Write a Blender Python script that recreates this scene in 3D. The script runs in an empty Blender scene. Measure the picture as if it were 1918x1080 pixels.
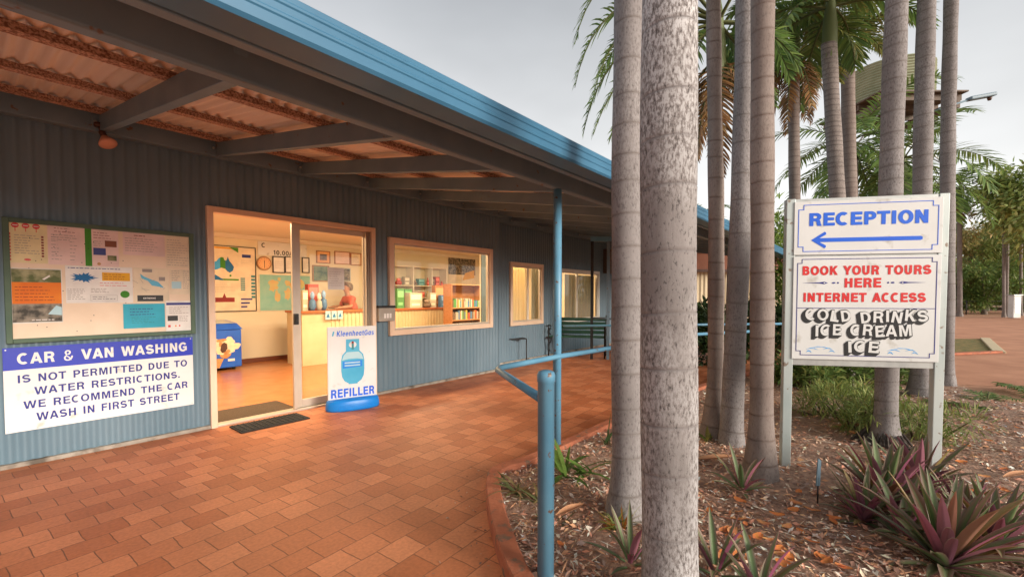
import bpy, bmesh, math, random
from mathutils import Vector, Matrix, noise
R = math.radians
sc = bpy.context.scene
COL = sc.collection
rng = random.Random(7)

# ------------------------------------------------------------------ camera, sky, sun, exposure
F_PX = 823.0; CAM_H = 1.28; PITCH = math.atan(27 / 823)
cam = bpy.data.cameras.new("camera"); cam_ob = bpy.data.objects.new("camera", cam); COL.objects.link(cam_ob)
cam_ob.location = (0, 0, CAM_H); cam_ob.rotation_euler = (R(90) - PITCH, 0, 0)
cam.sensor_width = 36; cam.lens = 36 * F_PX / 1918
cam.shift_y = 40 / 1918
cam.clip_start = 0.05; cam.clip_end = 2000
sc.camera = cam_ob
sc.view_settings.view_transform = 'Standard'; sc.view_settings.look = 'None'
sc.view_settings.exposure = 1.0; sc.view_settings.gamma = 1

SUN_AZ = R(128); SUN_EL = R(17)          # azimuth clockwise from +Y
world = bpy.data.worlds.new("World"); sc.world = world; world.use_nodes = True
wn = world.node_tree; wn.nodes.clear()
def wnode(t, **k):
    n = wn.nodes.new(t)
    for a, v in k.items(): setattr(n, a, v)
    return n
sky = wnode('ShaderNodeTexSky', sky_type='NISHITA', sun_disc=False, sun_elevation=SUN_EL, sun_rotation=SUN_AZ, air_density=1.0, dust_density=3.0)
hs = wnode('ShaderNodeHueSaturation'); hs.inputs['Saturation'].default_value = 0.35
tc = wnode('ShaderNodeTexCoord'); sepz = wnode('ShaderNodeSeparateXYZ')
ns = wnode('ShaderNodeTexNoise'); ns.inputs['Scale'].default_value = 1.6; ns.inputs['Detail'].default_value = 4
mp = wnode('ShaderNodeMapping'); mp.inputs['Scale'].default_value = (1, 1, 2.5)
cr = wnode('ShaderNodeValToRGB')         # overcast deck: brightest low down, greyer overhead
cr.color_ramp.elements[0].position = 0.0; cr.color_ramp.elements[0].color = (6.8, 6.6, 6.3, 1)
cr.color_ramp.elements[1].position = 0.6; cr.color_ramp.elements[1].color = (2.0, 2.08, 2.2, 1)
e = cr.color_ramp.elements.new(0.22); e.color = (4.2, 4.2, 4.15, 1)
mx = wnode('ShaderNodeMix', data_type='RGBA'); mm = wnode('ShaderNodeMix', data_type='RGBA', blend_type='MULTIPLY')
nr = wnode('ShaderNodeMapRange'); nr.inputs['From Min'].default_value = .3; nr.inputs['From Max'].default_value = .7
nr.inputs['To Min'].default_value = .82; nr.inputs['To Max'].default_value = 1.14
bg = wnode('ShaderNodeBackground'); bg.inputs['Strength'].default_value = 0.12; wo = wnode('ShaderNodeOutputWorld')
L = wn.links.new
L(sky.outputs[0], hs.inputs['Color']); L(tc.outputs['Generated'], sepz.inputs[0]); L(tc.outputs['Generated'], mp.inputs[0])
L(mp.outputs[0], ns.inputs['Vector']); L(sepz.outputs['Z'], cr.inputs[0]); L(ns.outputs[0], nr.inputs['Value'])
mm.inputs['Factor'].default_value = 1; L(cr.outputs[0], mm.inputs[6]); L(nr.outputs[0], mm.inputs[7])
mx.inputs['Factor'].default_value = 0.8; L(hs.outputs[0], mx.inputs[6]); L(mm.outputs[2], mx.inputs[7])
L(mx.outputs[2], bg.inputs[0]); L(bg.outputs[0], wo.inputs[0])

sun = bpy.data.lights.new("sun", 'SUN'); sun.energy = 2.15; sun.angle = R(22); sun.color = (1, .9, .78)
sun_ob = bpy.data.objects.new("sun", sun); COL.objects.link(sun_ob)
sd = Vector((math.sin(SUN_AZ) * math.cos(SUN_EL), math.cos(SUN_AZ) * math.cos(SUN_EL), math.sin(SUN_EL)))
sun_ob.rotation_euler = sd.to_track_quat('Z', 'Y').to_euler()

# ------------------------------------------------------------------ geometry of the place
sp, cp = math.sin(PITCH), math.cos(PITCH)
def ray(x, y):
    cx = (x - 959) / F_PX; cy = (580 - y) / F_PX
    return Vector((cx, cp + sp * cy, -sp + cp * cy))
def gp(x, y, z=0.0):                       # where a pixel of the photo meets the ground
    r = ray(x, y); t = (z - CAM_H) / r.z
    return Vector((r.x * t, r.y * t, z))
def at(x, y, Y):                           # the point of that sight line Y metres ahead
    r = ray(x, y); t = Y / r.y
    return Vector((r.x * t, Y, CAM_H + r.z * t))
WA = R(50.454); WD = 4.924                 # direction of the shop wall and its distance
U = Vector((math.cos(WA), math.sin(WA), 0)); N = Vector((-U.y, U.x, 0))
def bw(s, y, z=0.0): return U * s + N * (WD + y) + Vector((0, 0, z))
def wp(x, y, Y=0.0):                       # pixel -> (s, z) on the plane Y metres behind the wall face
    r = ray(x, y); t = (WD + Y) / r.dot(N); P = r * t
    return P.dot(U), CAM_H + P.z
def rect_on(Y, x0, y0, x1, y1):
    xm, ym = (x0 + x1) / 2, (y0 + y1) / 2
    return wp(x0, ym, Y)[0], wp(x1, ym, Y)[0], wp(xm, y1, Y)[1], wp(xm, y0, Y)[1]

# ------------------------------------------------------------------ materials
MATS = {}
def nt(name):
    m = bpy.data.materials.new(name); m.use_nodes = True; MATS[name] = m
    t = m.node_tree; return m, t, t.nodes['Principled BSDF'], t.links.new
def mat(name, c, c2=None, scale=8, rough=.6, metal=0, bump=0, bscale=None, stretch=(1, 1, 1), detail=5, lo=.35, hi=.65, spec=.4, coat=0):
    m, t, b, L = nt(name)
    b.inputs['Roughness'].default_value = rough; b.inputs['Metallic'].default_value = metal
    b.inputs['Specular IOR Level'].default_value = spec; b.inputs['Coat Weight'].default_value = coat
    if c2 is None: c2 = tuple(v * .82 for v in c)
    tcn = t.nodes.new('ShaderNodeTexCoord'); mpn = t.nodes.new('ShaderNodeMapping'); mpn.inputs['Scale'].default_value = stretch
    n = t.nodes.new('ShaderNodeTexNoise'); n.inputs['Scale'].default_value = scale; n.inputs['Detail'].default_value = detail
    r = t.nodes.new('ShaderNodeValToRGB'); r.color_ramp.elements[0].position = lo; r.color_ramp.elements[1].position = hi
    r.color_ramp.elements[0].color = (*c, 1); r.color_ramp.elements[1].color = (*c2, 1)
    L(tcn.outputs['Object'], mpn.inputs[0]); L(mpn.outputs[0], n.inputs['Vector']); L(n.outputs[0], r.inputs[0]); L(r.outputs[0], b.inputs['Base Color'])
    if bump:
        n2 = t.nodes.new('ShaderNodeTexNoise'); n2.inputs['Scale'].default_value = bscale or scale * 4; n2.inputs['Detail'].default_value = 6
        bp = t.nodes.new('ShaderNodeBump'); bp.inputs['Strength'].default_value = bump; bp.inputs['Distance'].default_value = .02
        L(mpn.outputs[0], n2.inputs['Vector']); L(n2.outputs[0], bp.inputs['Height']); L(bp.outputs[0], b.inputs['Normal'])
    return m
def chips(name, c, scale=28, lo=.66, hi=.69):
    m = MATS[name]; t = m.node_tree; b = t.nodes['Principled BSDF']; L = t.links.new; src = b.inputs['Base Color'].links[0].from_socket
    tcn = t.nodes.new('ShaderNodeTexCoord'); n = t.nodes.new('ShaderNodeTexNoise'); n.inputs['Scale'].default_value = scale; n.inputs['Detail'].default_value = 3
    r = t.nodes.new('ShaderNodeMapRange'); r.inputs[1].default_value = lo; r.inputs[2].default_value = hi; x = t.nodes.new('ShaderNodeMix'); x.data_type = 'RGBA'; x.inputs[7].default_value = (*c, 1)
    L(tcn.outputs['Object'], n.inputs['Vector']); L(n.outputs[0], r.inputs[0]); L(r.outputs[0], x.inputs[0]); L(src, x.inputs[6]); L(x.outputs[2], b.inputs['Base Color'])
def emis(name, c, s):
    m, t, b, L = nt(name); b.inputs['Base Color'].default_value = (*c, 1)
    b.inputs['Emission Color'].default_value = (*c, 1); b.inputs['Emission Strength'].default_value = s
def leafmat(name, rough=.5, transl=.25):
    m, t, b, L = nt(name); b.inputs['Roughness'].default_value = rough; b.inputs['Specular IOR Level'].default_value = .35
    a = t.nodes.new('ShaderNodeAttribute'); a.attribute_name = 'col'
    tr = t.nodes.new('ShaderNodeBsdfTranslucent'); ms = t.nodes.new('ShaderNodeMixShader'); ms.inputs[0].default_value = transl
    L(a.outputs['Color'], b.inputs['Base Color']); L(a.outputs['Color'], tr.inputs[0])
    L(b.outputs[0], ms.inputs[1]); L(tr.outputs[0], ms.inputs[2]); L(ms.outputs[0], t.nodes['Material Output'].inputs[0])
leafmat('leaf', .5, .32); leafmat('litter', .85, 0); leafmat('goods', .5, 0)

mat('blue_wall', (.115, .185, .235), (.15, .22, .27), 2.2, .42, bump=.03, bscale=6, stretch=(1, 1, .4))
mat('blue_paint', (.10, .26, .39), (.125, .30, .43), 5, .38, bump=.02)
mat('gutter_blue', (.035, .13, .225), (.05, .165, .275), 3, .4)
mat('steel_grey', (.13, .20, .25), (.165, .235, .285), 4, .5, bump=.03)
mat('rust_purlin', (.22, .11, .075), (.58, .38, .27), 95, .85, bump=.06, bscale=120, lo=.40, hi=.60)
mat('roof_sheet', (.78, .66, .54), (.84, .72, .60), 3, .5, metal=.1, stretch=(1, .3, 1))
mat('cream_frame', (.76, .55, .39), (.80, .60, .44), 5, .45)
mat('alu_frame', (.55, .47, .38), (.60, .52, .43), 5, .35, metal=.3)
mat('white_frame', (.78, .74, .66), (.82, .78, .70), 5, .4)
mat('concrete', (.36, .32, .27), (.26, .22, .18), 12, .9, bump=.2)
mat('terracotta_kerb', (.46, .155, .08), (.36, .115, .06), 9, .8, bump=.25, bscale=60)
mat('board_green', (.07, .125, .085), (.09, .15, .10), 8, .6)
mat('pinboard', (.82, .66, .50), (.88, .72, .56), 6, .85, bump=.05, bscale=120)
mat('sign_white', (.73, .73, .72), (.68, .68, .66), 3, .35)
mat('sign_blue', (.012, .03, .42), (.014, .035, .46), 3, .35)
mat('ink_blue', (.01, .11, .68), (.012, .13, .72), 3, .4)
mat('ink_navy', (.014, .018, .19), (.018, .022, .22), 3, .4)
mat('ink_red', (.62, .02, .02), (.68, .03, .03), 3, .4)
mat('ink_black', (.018, .018, .02), (.025, .025, .025), 3, .5)
mat('ink_grey', (.30, .27, .25), (.34, .3, .28), 30, .7)
mat('ink_sky', (.02, .30, .75), (.03, .36, .8), 3, .4)
mat('galv', (.40, .41, .40), (.50, .51, .49), 14, .42, metal=.55, stretch=(1, 1, .3))
mat('galv_post', (.40, .46, .45), (.50, .54, .52), 9, .45, metal=.35, stretch=(1, 1, .3))
mat('int_wall', (.76, .68, .50), (.79, .71, .53), 2, .8)
mat('int_ceiling', (.76, .68, .56), (.78, .70, .58), 2, .9)
mat('int_floor', (.40, .15, .05), (.46, .18, .065), 5, .25, bump=.02)
mat('skirting', (.20, .06, .03), None, 6, .5)
mat('counter_front', (.62, .50, .30), (.68, .56, .35), 4, .6)
mat('counter_top', (.42, .12, .04), (.48, .16, .06), 6, .4)
mat('timber', (.34, .14, .055), (.44, .20, .085), 10, .5, stretch=(1, 1, 8))
mat('timber_light', (.45, .22, .09), (.52, .27, .12), 10, .5, stretch=(8, 1, 1))
mat('mat_brown', (.06, .038, .022), (.085, .055, .032), 90, .95, bump=.4, bscale=150)
mat('rubber', (.02, .02, .02), (.045, .04, .036), 60, .9, bump=.3, bscale=90)
mat('black_iron', (.012, .012, .012), (.03, .028, .025), 20, .5)
mat('bench_green', (.03, .10, .065), (.045, .13, .085), 9, .5, stretch=(.2, 1, 1))
mat('board_blue', (.005, .20, .68), (.008, .23, .72), 5, .35)
mat('bottle_blue', (.05, .36, .58), (.08, .42, .62), 4, .35)
mat('bottle_pale', (.35, .58, .66), (.42, .62, .68), 4, .35)
mat('freezer_blue', (.012, .09, .52), (.02, .13, .62), 4, .3)
mat('freezer_white', (.75, .76, .76), None, 4, .3)
mat('glass_lid', (.42, .50, .55), (.5, .57, .6), 4, .1)
mat('cone_brown', (.42, .2, .07), (.55, .3, .12), 20, .6)
mat('cream_food', (.80, .62, .40), (.85, .7, .5), 20, .6)
mat('paper_white', (.86, .84, .80), None, 6, .8)
mat('paper_yellow', (.86, .76, .45), None, 6, .8)
mat('paper_pink', (.88, .68, .64), None, 6, .8)
mat('paper_cream', (.84, .72, .54), None, 6, .8)
mat('paper_cyan', (.06, .46, .62), None, 6, .8)
mat('ink_orange', (.85, .28, .03), (.75, .15, .02), 4, .7)
mat('ink_yellow', (.80, .42, .03), None, 6, .7)
mat('ink_green', (.06, .28, .025), None, 6, .7)
mat('ink_starblue', (.02, .17, .42), None, 6, .7)
mat('ink_maroon', (.26, .03, .03), None, 6, .7)
mat('ink_teal', (.05, .25, .28), None, 6, .7)
mat('photo_field', (.10, .13, .04), (.38, .36, .20), 14, .6, lo=.4, hi=.6)
mat('photo_dark', (.05, .045, .035), (.30, .26, .20), 18, .6, lo=.4, hi=.62)
mat('map_sea', (.22, .48, .42), (.30, .52, .44), 6, .7)
mat('map_land', (.55, .50, .22), (.62, .40, .18), 9, .7)
mat('clock_face', (.75, .38, .16), (.80, .45, .2), 5, .5)
mat('photo_sea', (.03, .10, .09), (.20, .28, .20), 8, .5)
mat('photo_portrait', (.10, .09, .09), (.25, .18, .16), 9, .5)
mat('gilt', (.32, .14, .04), (.40, .19, .06), 12, .4)
mat('red_dirt', (.42, .20, .115), (.52, .28, .17), .9, .95, bump=.35, bscale=18)
mat('bitumen_dirt', (.56, .27, .16), (.44, .20, .115), 1.6, .95, bump=.3, bscale=30)
mat('bed_soil', (.24, .145, .105), (.44, .28, .20), 22, .95, bump=.8, bscale=45)
mat('dry_grass', (.12, .13, .045), (.30, .20, .07), 7, .95, bump=.6, bscale=70)
mat('shed_wall', (.62, .50, .32), (.66, .54, .36), 3, .6)
mat('shed_roof', (.62, .60, .56), None, 3, .6)
mat('shed_fascia', (.26, .085, .04), None, 3, .6)
mat('tank_green', (.30, .33, .22), (.38, .40, .28), 2, .6)
mat('tower_steel', (.10, .07, .05), (.16, .11, .08), 2, .7)
mat('tower_strut', (.40, .40, .40), None, 5, .5, metal=.4)
mat('bark_tree', (.16, .12, .09), (.26, .21, .17), 12, .9, bump=.5, stretch=(1, 1, .2))
mat('lamp_glass', (.62, .30, .20), (.70, .36, .25), 8, .2, spec=.6)
mat('lamp_brown', (.09, .04, .025), None, 8, .5)
mat('skin', (.58, .31, .20), None, 8, .55)
mat('hair', (.17, .12, .08), (.26, .20, .14), 40, .7, stretch=(1, 1, .3))
mat('shirt_pink', (.72, .16, .12), (.78, .22, .17), 9, .8)
mat('trouser', (.05, .05, .07), None, 9, .8)
mat('eye_white', (.8, .78, .75), None, 9, .3)
mat('lips', (.42, .12, .10), None, 9, .5)
mat('box_grey', (.42, .38, .32), (.36, .32, .27), 8, .5)
mat('root_dark', (.05, .04, .035), (.12, .095, .08), 40, .95, bump=.4)
mat('bed_sheath', (.48, .22, .11), (.60, .32, .17), 6, .8, stretch=(1, 4, 1))
emis('tube', (1, .86, .62), 6); emis('downlight', (1, .85, .55), 5)

def cloth(name, c):
    m, t, b, L = nt(name); b.inputs['Base Color'].default_value = (*c, 1); b.inputs['Roughness'].default_value = .9
    tr = t.nodes.new('ShaderNodeBsdfTranslucent'); tr.inputs[0].default_value = (*c, 1); ms = t.nodes.new('ShaderNodeMixShader'); ms.inputs[0].default_value = .5
    L(b.outputs[0], ms.inputs[1]); L(tr.outputs[0], ms.inputs[2]); L(ms.outputs[0], t.nodes['Material Output'].inputs[0])
cloth('blind', (.80, .70, .50)); cloth('curtain_grey', (.42, .40, .33))
chips('blue_paint', (.16, .10, .07)); chips('steel_grey', (.16, .10, .075), 14, .68, .72); chips('terracotta_kerb', (.20, .12, .08), 16, .58, .68); chips('galv_post', (.25, .20, .16), 20, .64, .70); chips('sign_white', (.50, .48, .43), 9, .62, .74); chips('concrete', (.12, .10, .08), 6, .55, .7)
def glass(name, refl=.9):
    m, t, b, L = nt(name)
    tr = t.nodes.new('ShaderNodeBsdfTransparent'); tr.inputs[0].default_value = (.96, .97, .95, 1)
    gl = t.nodes.new('ShaderNodeBsdfGlossy'); gl.inputs['Roughness'].default_value = .02
    lw = t.nodes.new('ShaderNodeLayerWeight'); lw.inputs[0].default_value = .5; pw = t.nodes.new('ShaderNodeMath'); pw.operation = 'POWER'; pw.inputs[1].default_value = 4.5; L(lw.outputs['Facing'], pw.inputs[0])
    fr = t.nodes.new('ShaderNodeMath'); fr.operation = 'MULTIPLY_ADD'; fr.inputs[1].default_value = .75; fr.inputs[2].default_value = .025; L(pw.outputs[0], fr.inputs[0]); ms = t.nodes.new('ShaderNodeMixShader')
    L(fr.outputs[0], ms.inputs[0]); L(tr.outputs[0], ms.inputs[1]); L(gl.outputs[0], ms.inputs[2]); L(ms.outputs[0], t.nodes['Material Output'].inputs[0])
glass('glass')

def pavers():
    m, t, b, L = nt('pavers'); N_ = t.nodes.new
    tcn = N_('ShaderNodeTexCoord'); mpn = N_('ShaderNodeMapping'); mpn.inputs['Rotation'].default_value = (0, 0, R(-4))
    br = N_('ShaderNodeTexBrick'); br.offset = .5; br.squash = 1
    for k, v in (('Scale', 1), ('Mortar Size', .003), ('Mortar Smooth', .35), ('Bias', -.1), ('Brick Width', .183), ('Row Height', .165)): br.inputs[k].default_value = v
    br.inputs['Color1'].default_value = (.46, .145, .056, 1); br.inputs['Color2'].default_value = (.66, .25, .115, 1); br.inputs['Mortar'].default_value = (.24, .09, .042, 1)
    n = N_('ShaderNodeTexNoise'); n.inputs['Scale'].default_value = 1.1; n.inputs['Detail'].default_value = 6; n.inputs['Roughness'].default_value = .6
    n2 = N_('ShaderNodeTexNoise'); n2.inputs['Scale'].default_value = 55; n2.inputs['Detail'].default_value = 5
    mr = N_('ShaderNodeMapRange'); mr.inputs[1].default_value = .3; mr.inputs[2].default_value = .7; mr.inputs[3].default_value = .76; mr.inputs[4].default_value = 1.12
    mr2 = N_('ShaderNodeMapRange'); mr2.inputs[1].default_value = .3; mr2.inputs[2].default_value = .7; mr2.inputs[3].default_value = .86; mr2.inputs[4].default_value = 1.1
    a = N_('ShaderNodeMix'); a.data_type = 'RGBA'; a.blend_type = 'MULTIPLY'; a.inputs[0].default_value = 1
    a2 = N_('ShaderNodeMix'); a2.data_type = 'RGBA'; a2.blend_type = 'MULTIPLY'; a2.inputs[0].default_value = 1
    wob = N_('ShaderNodeTexNoise'); wob.inputs['Scale'].default_value = 7; vadd = N_('ShaderNodeVectorMath'); vadd.operation = 'MULTIPLY_ADD'
    vadd.inputs[1].default_value = (.018, .018, 0)
    L(tcn.outputs['Object'], mpn.inputs[0]); L(mpn.outputs[0], wob.inputs['Vector']); L(wob.outputs['Color'], vadd.inputs[0]); L(mpn.outputs[0], vadd.inputs[2])
    L(vadd.outputs[0], br.inputs['Vector']); L(tcn.outputs['Object'], n.inputs['Vector']); L(tcn.outputs['Object'], n2.inputs['Vector'])
    L(n.outputs[0], mr.inputs[0]); L(n2.outputs[0], mr2.inputs[0]); L(br.outputs['Color'], a.inputs[6]); L(mr.outputs[0], a.inputs[7])
    L(a.outputs[2], a2.inputs[6]); L(mr2.outputs[0], a2.inputs[7]); L(a2.outputs[2], b.inputs['Base Color'])
    inv = N_('ShaderNodeMath'); inv.operation = 'MULTIPLY_ADD'; inv.inputs[1].default_value = -1; inv.inputs[2].default_value = 1
    ad = N_('ShaderNodeMath'); ad.operation = 'MULTIPLY_ADD'; ad.inputs[1].default_value = .25
    bp = N_('ShaderNodeBump'); bp.inputs['Strength'].default_value = .55; bp.inputs['Distance'].default_value = .006
    L(br.outputs['Fac'], inv.inputs[0]); L(n2.outputs[0], ad.inputs[0]); L(inv.outputs[0], ad.inputs[2]); L(ad.outputs[0], bp.inputs['Height']); L(bp.outputs[0], b.inputs['Normal'])
    b.inputs['Roughness'].default_value = .55; b.inputs['Specular IOR Level'].default_value = .35
pavers()

def bark(name, base, base2, lichen, ring, amount, speck):
    m, t, b, L = nt(name); N_ = t.nodes.new
    tcn = N_('ShaderNodeTexCoord'); mpn = N_('ShaderNodeMapping'); mpn.inputs['Scale'].default_value = (1, 1, .45)
    n1 = N_('ShaderNodeTexNoise'); n1.inputs['Scale'].default_value = 5; n1.inputs['Detail'].default_value = 7; n1.inputs['Roughness'].default_value = .65
    n2 = N_('ShaderNodeTexNoise'); n2.inputs['Scale'].default_value = 95; n2.inputs['Detail'].default_value = 5; n2.inputs['Roughness'].default_value = .7
    n3 = N_('ShaderNodeTexNoise'); n3.inputs['Scale'].default_value = 2.2; n3.inputs['Detail'].default_value = 3
    L(tcn.outputs['Object'], mpn.inputs[0])
    for n in (n1, n2, n3): L(mpn.outputs[0], n.inputs['Vector'])
    def ramp(src, lo, hi):
        r = N_('ShaderNodeMapRange'); r.inputs[1].default_value = lo; r.inputs[2].default_value = hi; L(src, r.inputs[0]); return r.outputs[0]
    def mix(f, a, c, blend='MIX'):
        x = N_('ShaderNodeMix'); x.data_type = 'RGBA'; x.blend_type = blend
        for s, v in ((x.inputs[0], f), (x.inputs[6], a), (x.inputs[7], c)):
            if isinstance(v, (tuple, float, int)): s.default_value = v if not isinstance(v, tuple) else (*v, 1)
            else: L(v, s)
        return x.outputs[2]
    def mul(a, c):
        x = N_('ShaderNodeMath'); x.operation = 'MULTIPLY'
        for s, v in ((x.inputs[0], a), (x.inputs[1], c)):
            if isinstance(v, (float, int)): s.default_value = v
            else: L(v, s)
        return x.outputs[0]
    c = mix(ramp(n1.outputs[0], .35, .65), base, base2)
    c = mix(mul(ramp(n2.outputs[0], .47, .56), mul(ramp(n3.outputs[0], .38, .6), amount)), c, lichen)
    c = mix(mul(ramp(n2.outputs[0], .44, .36), speck), c, (.035, .03, .03))
    at_ = N_('ShaderNodeAttribute'); at_.attribute_name = 'ring'
    c = mix(mul(at_.outputs['Fac'], mul(ramp(n2.outputs[0], .35, .55), ramp(n1.outputs[0], .2, .55))), c, ring)
    L(c, b.inputs['Base Color']); b.inputs['Roughness'].default_value = .85; b.inputs['Specular IOR Level'].default_value = .2
    bp = N_('ShaderNodeBump'); bp.inputs['Strength'].default_value = .35; bp.inputs['Distance'].default_value = .006
    L(n2.outputs[0], bp.inputs['Height']); L(bp.outputs[0], b.inputs['Normal'])
bark('bark_pale', (.20, .18, .172), (.29, .265, .255), (.56, .55, .55), (.17, .15, .145), 1.0, .7)
bark('bark_grey', (.20, .178, .172), (.27, .243, .236), (.38, .36, .355), (.14, .115, .10), .5, .5)
bark('bark_brown', (.20, .155, .135), (.27, .22, .195), (.33, .285, .26), (.11, .07, .055), .35, .3)
bark('bark_far', (.20, .165, .15), (.29, .245, .225), (.36, .33, .31), (.08, .065, .06), .5, .6)

# ------------------------------------------------------------------ mesh helpers
class MB:
    """collects shapes with material slots and optional point colours, then links them as ONE object"""
    def __init__(s): s.v = []; s.f = []; s.m = []; s.c = []; s.names = []; s.smooth = []
    def mi(s, m):
        if m not in s.names: s.names.append(m)
        return s.names.index(m)
    def add(s, vs, fs, m, smooth=False, col=None):
        k = len(s.v); s.v += [tuple(v) for v in vs]; i = s.mi(m)
        s.c += [col or (1, 1, 1)] * len(vs) if not (col and isinstance(col, list)) else col
        for f in fs: s.f.append(tuple(k + q for q in f)); s.m.append(i); s.smooth.append(smooth)
        return s
    def box(s, x0, x1, y0, y1, z0, z1, m, col=None):
        v = [(x, y, z) for z in (z0, z1) for y in (y0, y1) for x in (x0, x1)]
        return s.add(v, [(0, 2, 3, 1), (4, 5, 7, 6), (0, 1, 5, 4), (2, 6, 7, 3), (0, 4, 6, 2), (1, 3, 7, 5)], m, col=col)
    def bar(s, a, b, w, h, m, up=(0, 0, 1)):
        a = Vector(a); b = Vector(b); d = (b - a).normalized(); x = d.cross(Vector(up)).normalized(); y = x.cross(d)
        v = [p + x * i * w / 2 + y * j * h / 2 for p in (a, b) for i, j in ((-1, -1), (1, -1), (1, 1), (-1, 1))]
        return s.add(v, [(0, 1, 2, 3), (7, 6, 5, 4), (0, 4, 5, 1), (1, 5, 6, 2), (2, 6, 7, 3), (3, 7, 4, 0)], m)
    def tube(s, pts, r, m, n=12, caps=True, col=None):
        pts = [Vector(p) for p in pts]; vs = []; fs = []
        rs = r if isinstance(r, (list, tuple)) else [r] * len(pts)
        ref = None
        for i, p in enumerate(pts):
            d = (pts[min(i + 1, len(pts) - 1)] - pts[max(i - 1, 0)]).normalized()
            if ref is None: ref = Vector((0, 0, 1)) if abs(d.z) < .9 else Vector((1, 0, 0))
            x = d.cross(ref).normalized(); y = d.cross(x).normalized(); ref = y.cross(d) if False else ref
            for k in range(n):
                a = 2 * math.pi * k / n; vs.append(p + (x * math.cos(a) + y * math.sin(a)) * rs[i])
        for i in range(len(pts) - 1):
            for k in range(n):
                q = (k + 1) % n; fs.append((i * n + k, i * n + q, (i + 1) * n + q, (i + 1) * n + k))
        if caps:
            fs.append(tuple(range(n - 1, -1, -1))); e = (len(pts) - 1) * n; fs.append(tuple(range(e, e + n)))
        return s.add(vs, fs, m, True, col)
    def lathe(s, prof, m, n=24, c=(0, 0, 0), col=None):
        vs = []; fs = []
        for r, z in prof:
            for k in range(n):
                a = 2 * math.pi * k / n; vs.append((c[0] + r * math.cos(a), c[1] + r * math.sin(a), c[2] + z))
        for i in range(len(prof) - 1):
            for k in range(n):
                q = (k + 1) % n; fs.append((i * n + k, i * n + q, (i + 1) * n + q, (i + 1) * n + k))
        fs.append(tuple(range(n - 1, -1, -1))); e = (len(prof) - 1) * n; fs.append(tuple(range(e, e + n)))
        return s.add(vs, fs, m, True, col)
    def poly(s, pts, m, y0, y1):            # outline in x,z given depth from y0 (front) to y1
        n = len(pts); v = [(x, y0, z) for x, z in pts] + [(x, y1, z) for x, z in pts]
        return s.add(v, [tuple(range(n)), tuple(range(2 * n - 1, n - 1, -1))] + [(i, i + n, (i + 1) % n + n, (i + 1) % n) for i in range(n)], m)
    def disc(s, cx, cz, r, m, y0, y1, n=28, rz=None):
        return s.poly([(cx + r * math.cos(2 * math.pi * k / n), cz + (rz or r) * math.sin(2 * math.pi * k / n)) for k in range(n)], m, y0, y1)
    def frame(s, x0, x1, z0, z1, w, y0, y1, m, wb=None):
        wb = w if wb is None else wb
        s.box(x0, x0 + w, y0, y1, z0, z1, m); s.box(x1 - w, x1, y0, y1, z0, z1, m)
        s.box(x0 + w, x1 - w, y0, y1, z1 - w, z1, m)
        if wb: s.box(x0 + w, x1 - w, y0, y1, z0, z0 + wb, m)
        return s
    def mesh(s, name, fix=True):
        me = bpy.data.meshes.new(name); me.from_pydata(s.v, [], s.f)
        for n in s.names: me.materials.append(MATS[n])
        me.polygons.foreach_set('material_index', s.m); me.polygons.foreach_set('use_smooth', s.smooth)
        if any(c != (1, 1, 1) for c in s.c[:50]) or any(c != (1, 1, 1) for c in s.c[-50:]):
            a = me.attributes.new('col', 'FLOAT_COLOR', 'POINT'); a.data.foreach_set('color', [q for c in s.c for q in (*c, 1)])
        if fix and len(s.f) < 40000:
            bm = bmesh.new(); bm.from_mesh(me); bmesh.ops.recalc_face_normals(bm, faces=bm.faces); bm.to_mesh(me); bm.free()
        me.update(); return me
    def build(s, name, parent=None, bevel=0, fix=True, loc=None, rz=0):
        o = bpy.data.objects.new(name, s.mesh(name, fix)); COL.objects.link(o); o.parent = parent
        if loc is not None: o.location = loc
        o.rotation_euler.z = rz
        if bevel:
            b = o.modifiers.new('bevel', 'BEVEL'); b.width = bevel; b.segments = 2; b.limit_method = 'ANGLE'
        return o
def tag(o, label, cat, group=None):
    o['label'] = label; o['category'] = cat
    if group: o['group'] = group
    return o
def thing(name, label, cat, loc=(0, 0, 0), rz=0, group=None):
    o = bpy.data.objects.new(name, None); COL.objects.link(o); o.location = loc; o.rotation_euler = (0, 0, rz); o.empty_display_size = .2
    return tag(o, label, cat, group)
def setting(o, kind='structure'): o['kind'] = kind; return o
def at_wall(name, label, cat, s=0, y=0, z=0, group=None): return thing(name, label, cat, bw(s, y, z), WA, group)

# heavy sans letters for the signs: advance, then loops of points (cap height 254)
def arc(cx, cy, rx, ry, a0, a1, n=9): return [(cx + rx * math.cos(R(a0 + (a1 - a0) * i / n)), cy + ry * math.sin(R(a0 + (a1 - a0) * i / n))) for i in range(n + 1)]
def pl(t): return [tuple(float(q) for q in w.split(',')) for w in t.split()]
def stroke(pts, h):
    l, r_ = [], []
    for i, p in enumerate(pts):
        a, b = pts[max(i - 1, 0)], pts[min(i + 1, len(pts) - 1)]; d = Vector((b[0] - a[0], b[1] - a[1])).normalized()
        l.append((p[0] - d.y * h, p[1] + d.x * h)); r_.append((p[0] + d.y * h, p[1] - d.x * h))
    return l + r_[::-1]
ell = lambda cx, cy, rx, ry: arc(cx, cy, rx, ry, 0, 345, 23)
S_ = stroke(arc(112, 178, 74, 50, 18, 250, 12) + arc(116, 76, 78, 50, 75, -162, 13), 27)
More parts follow.
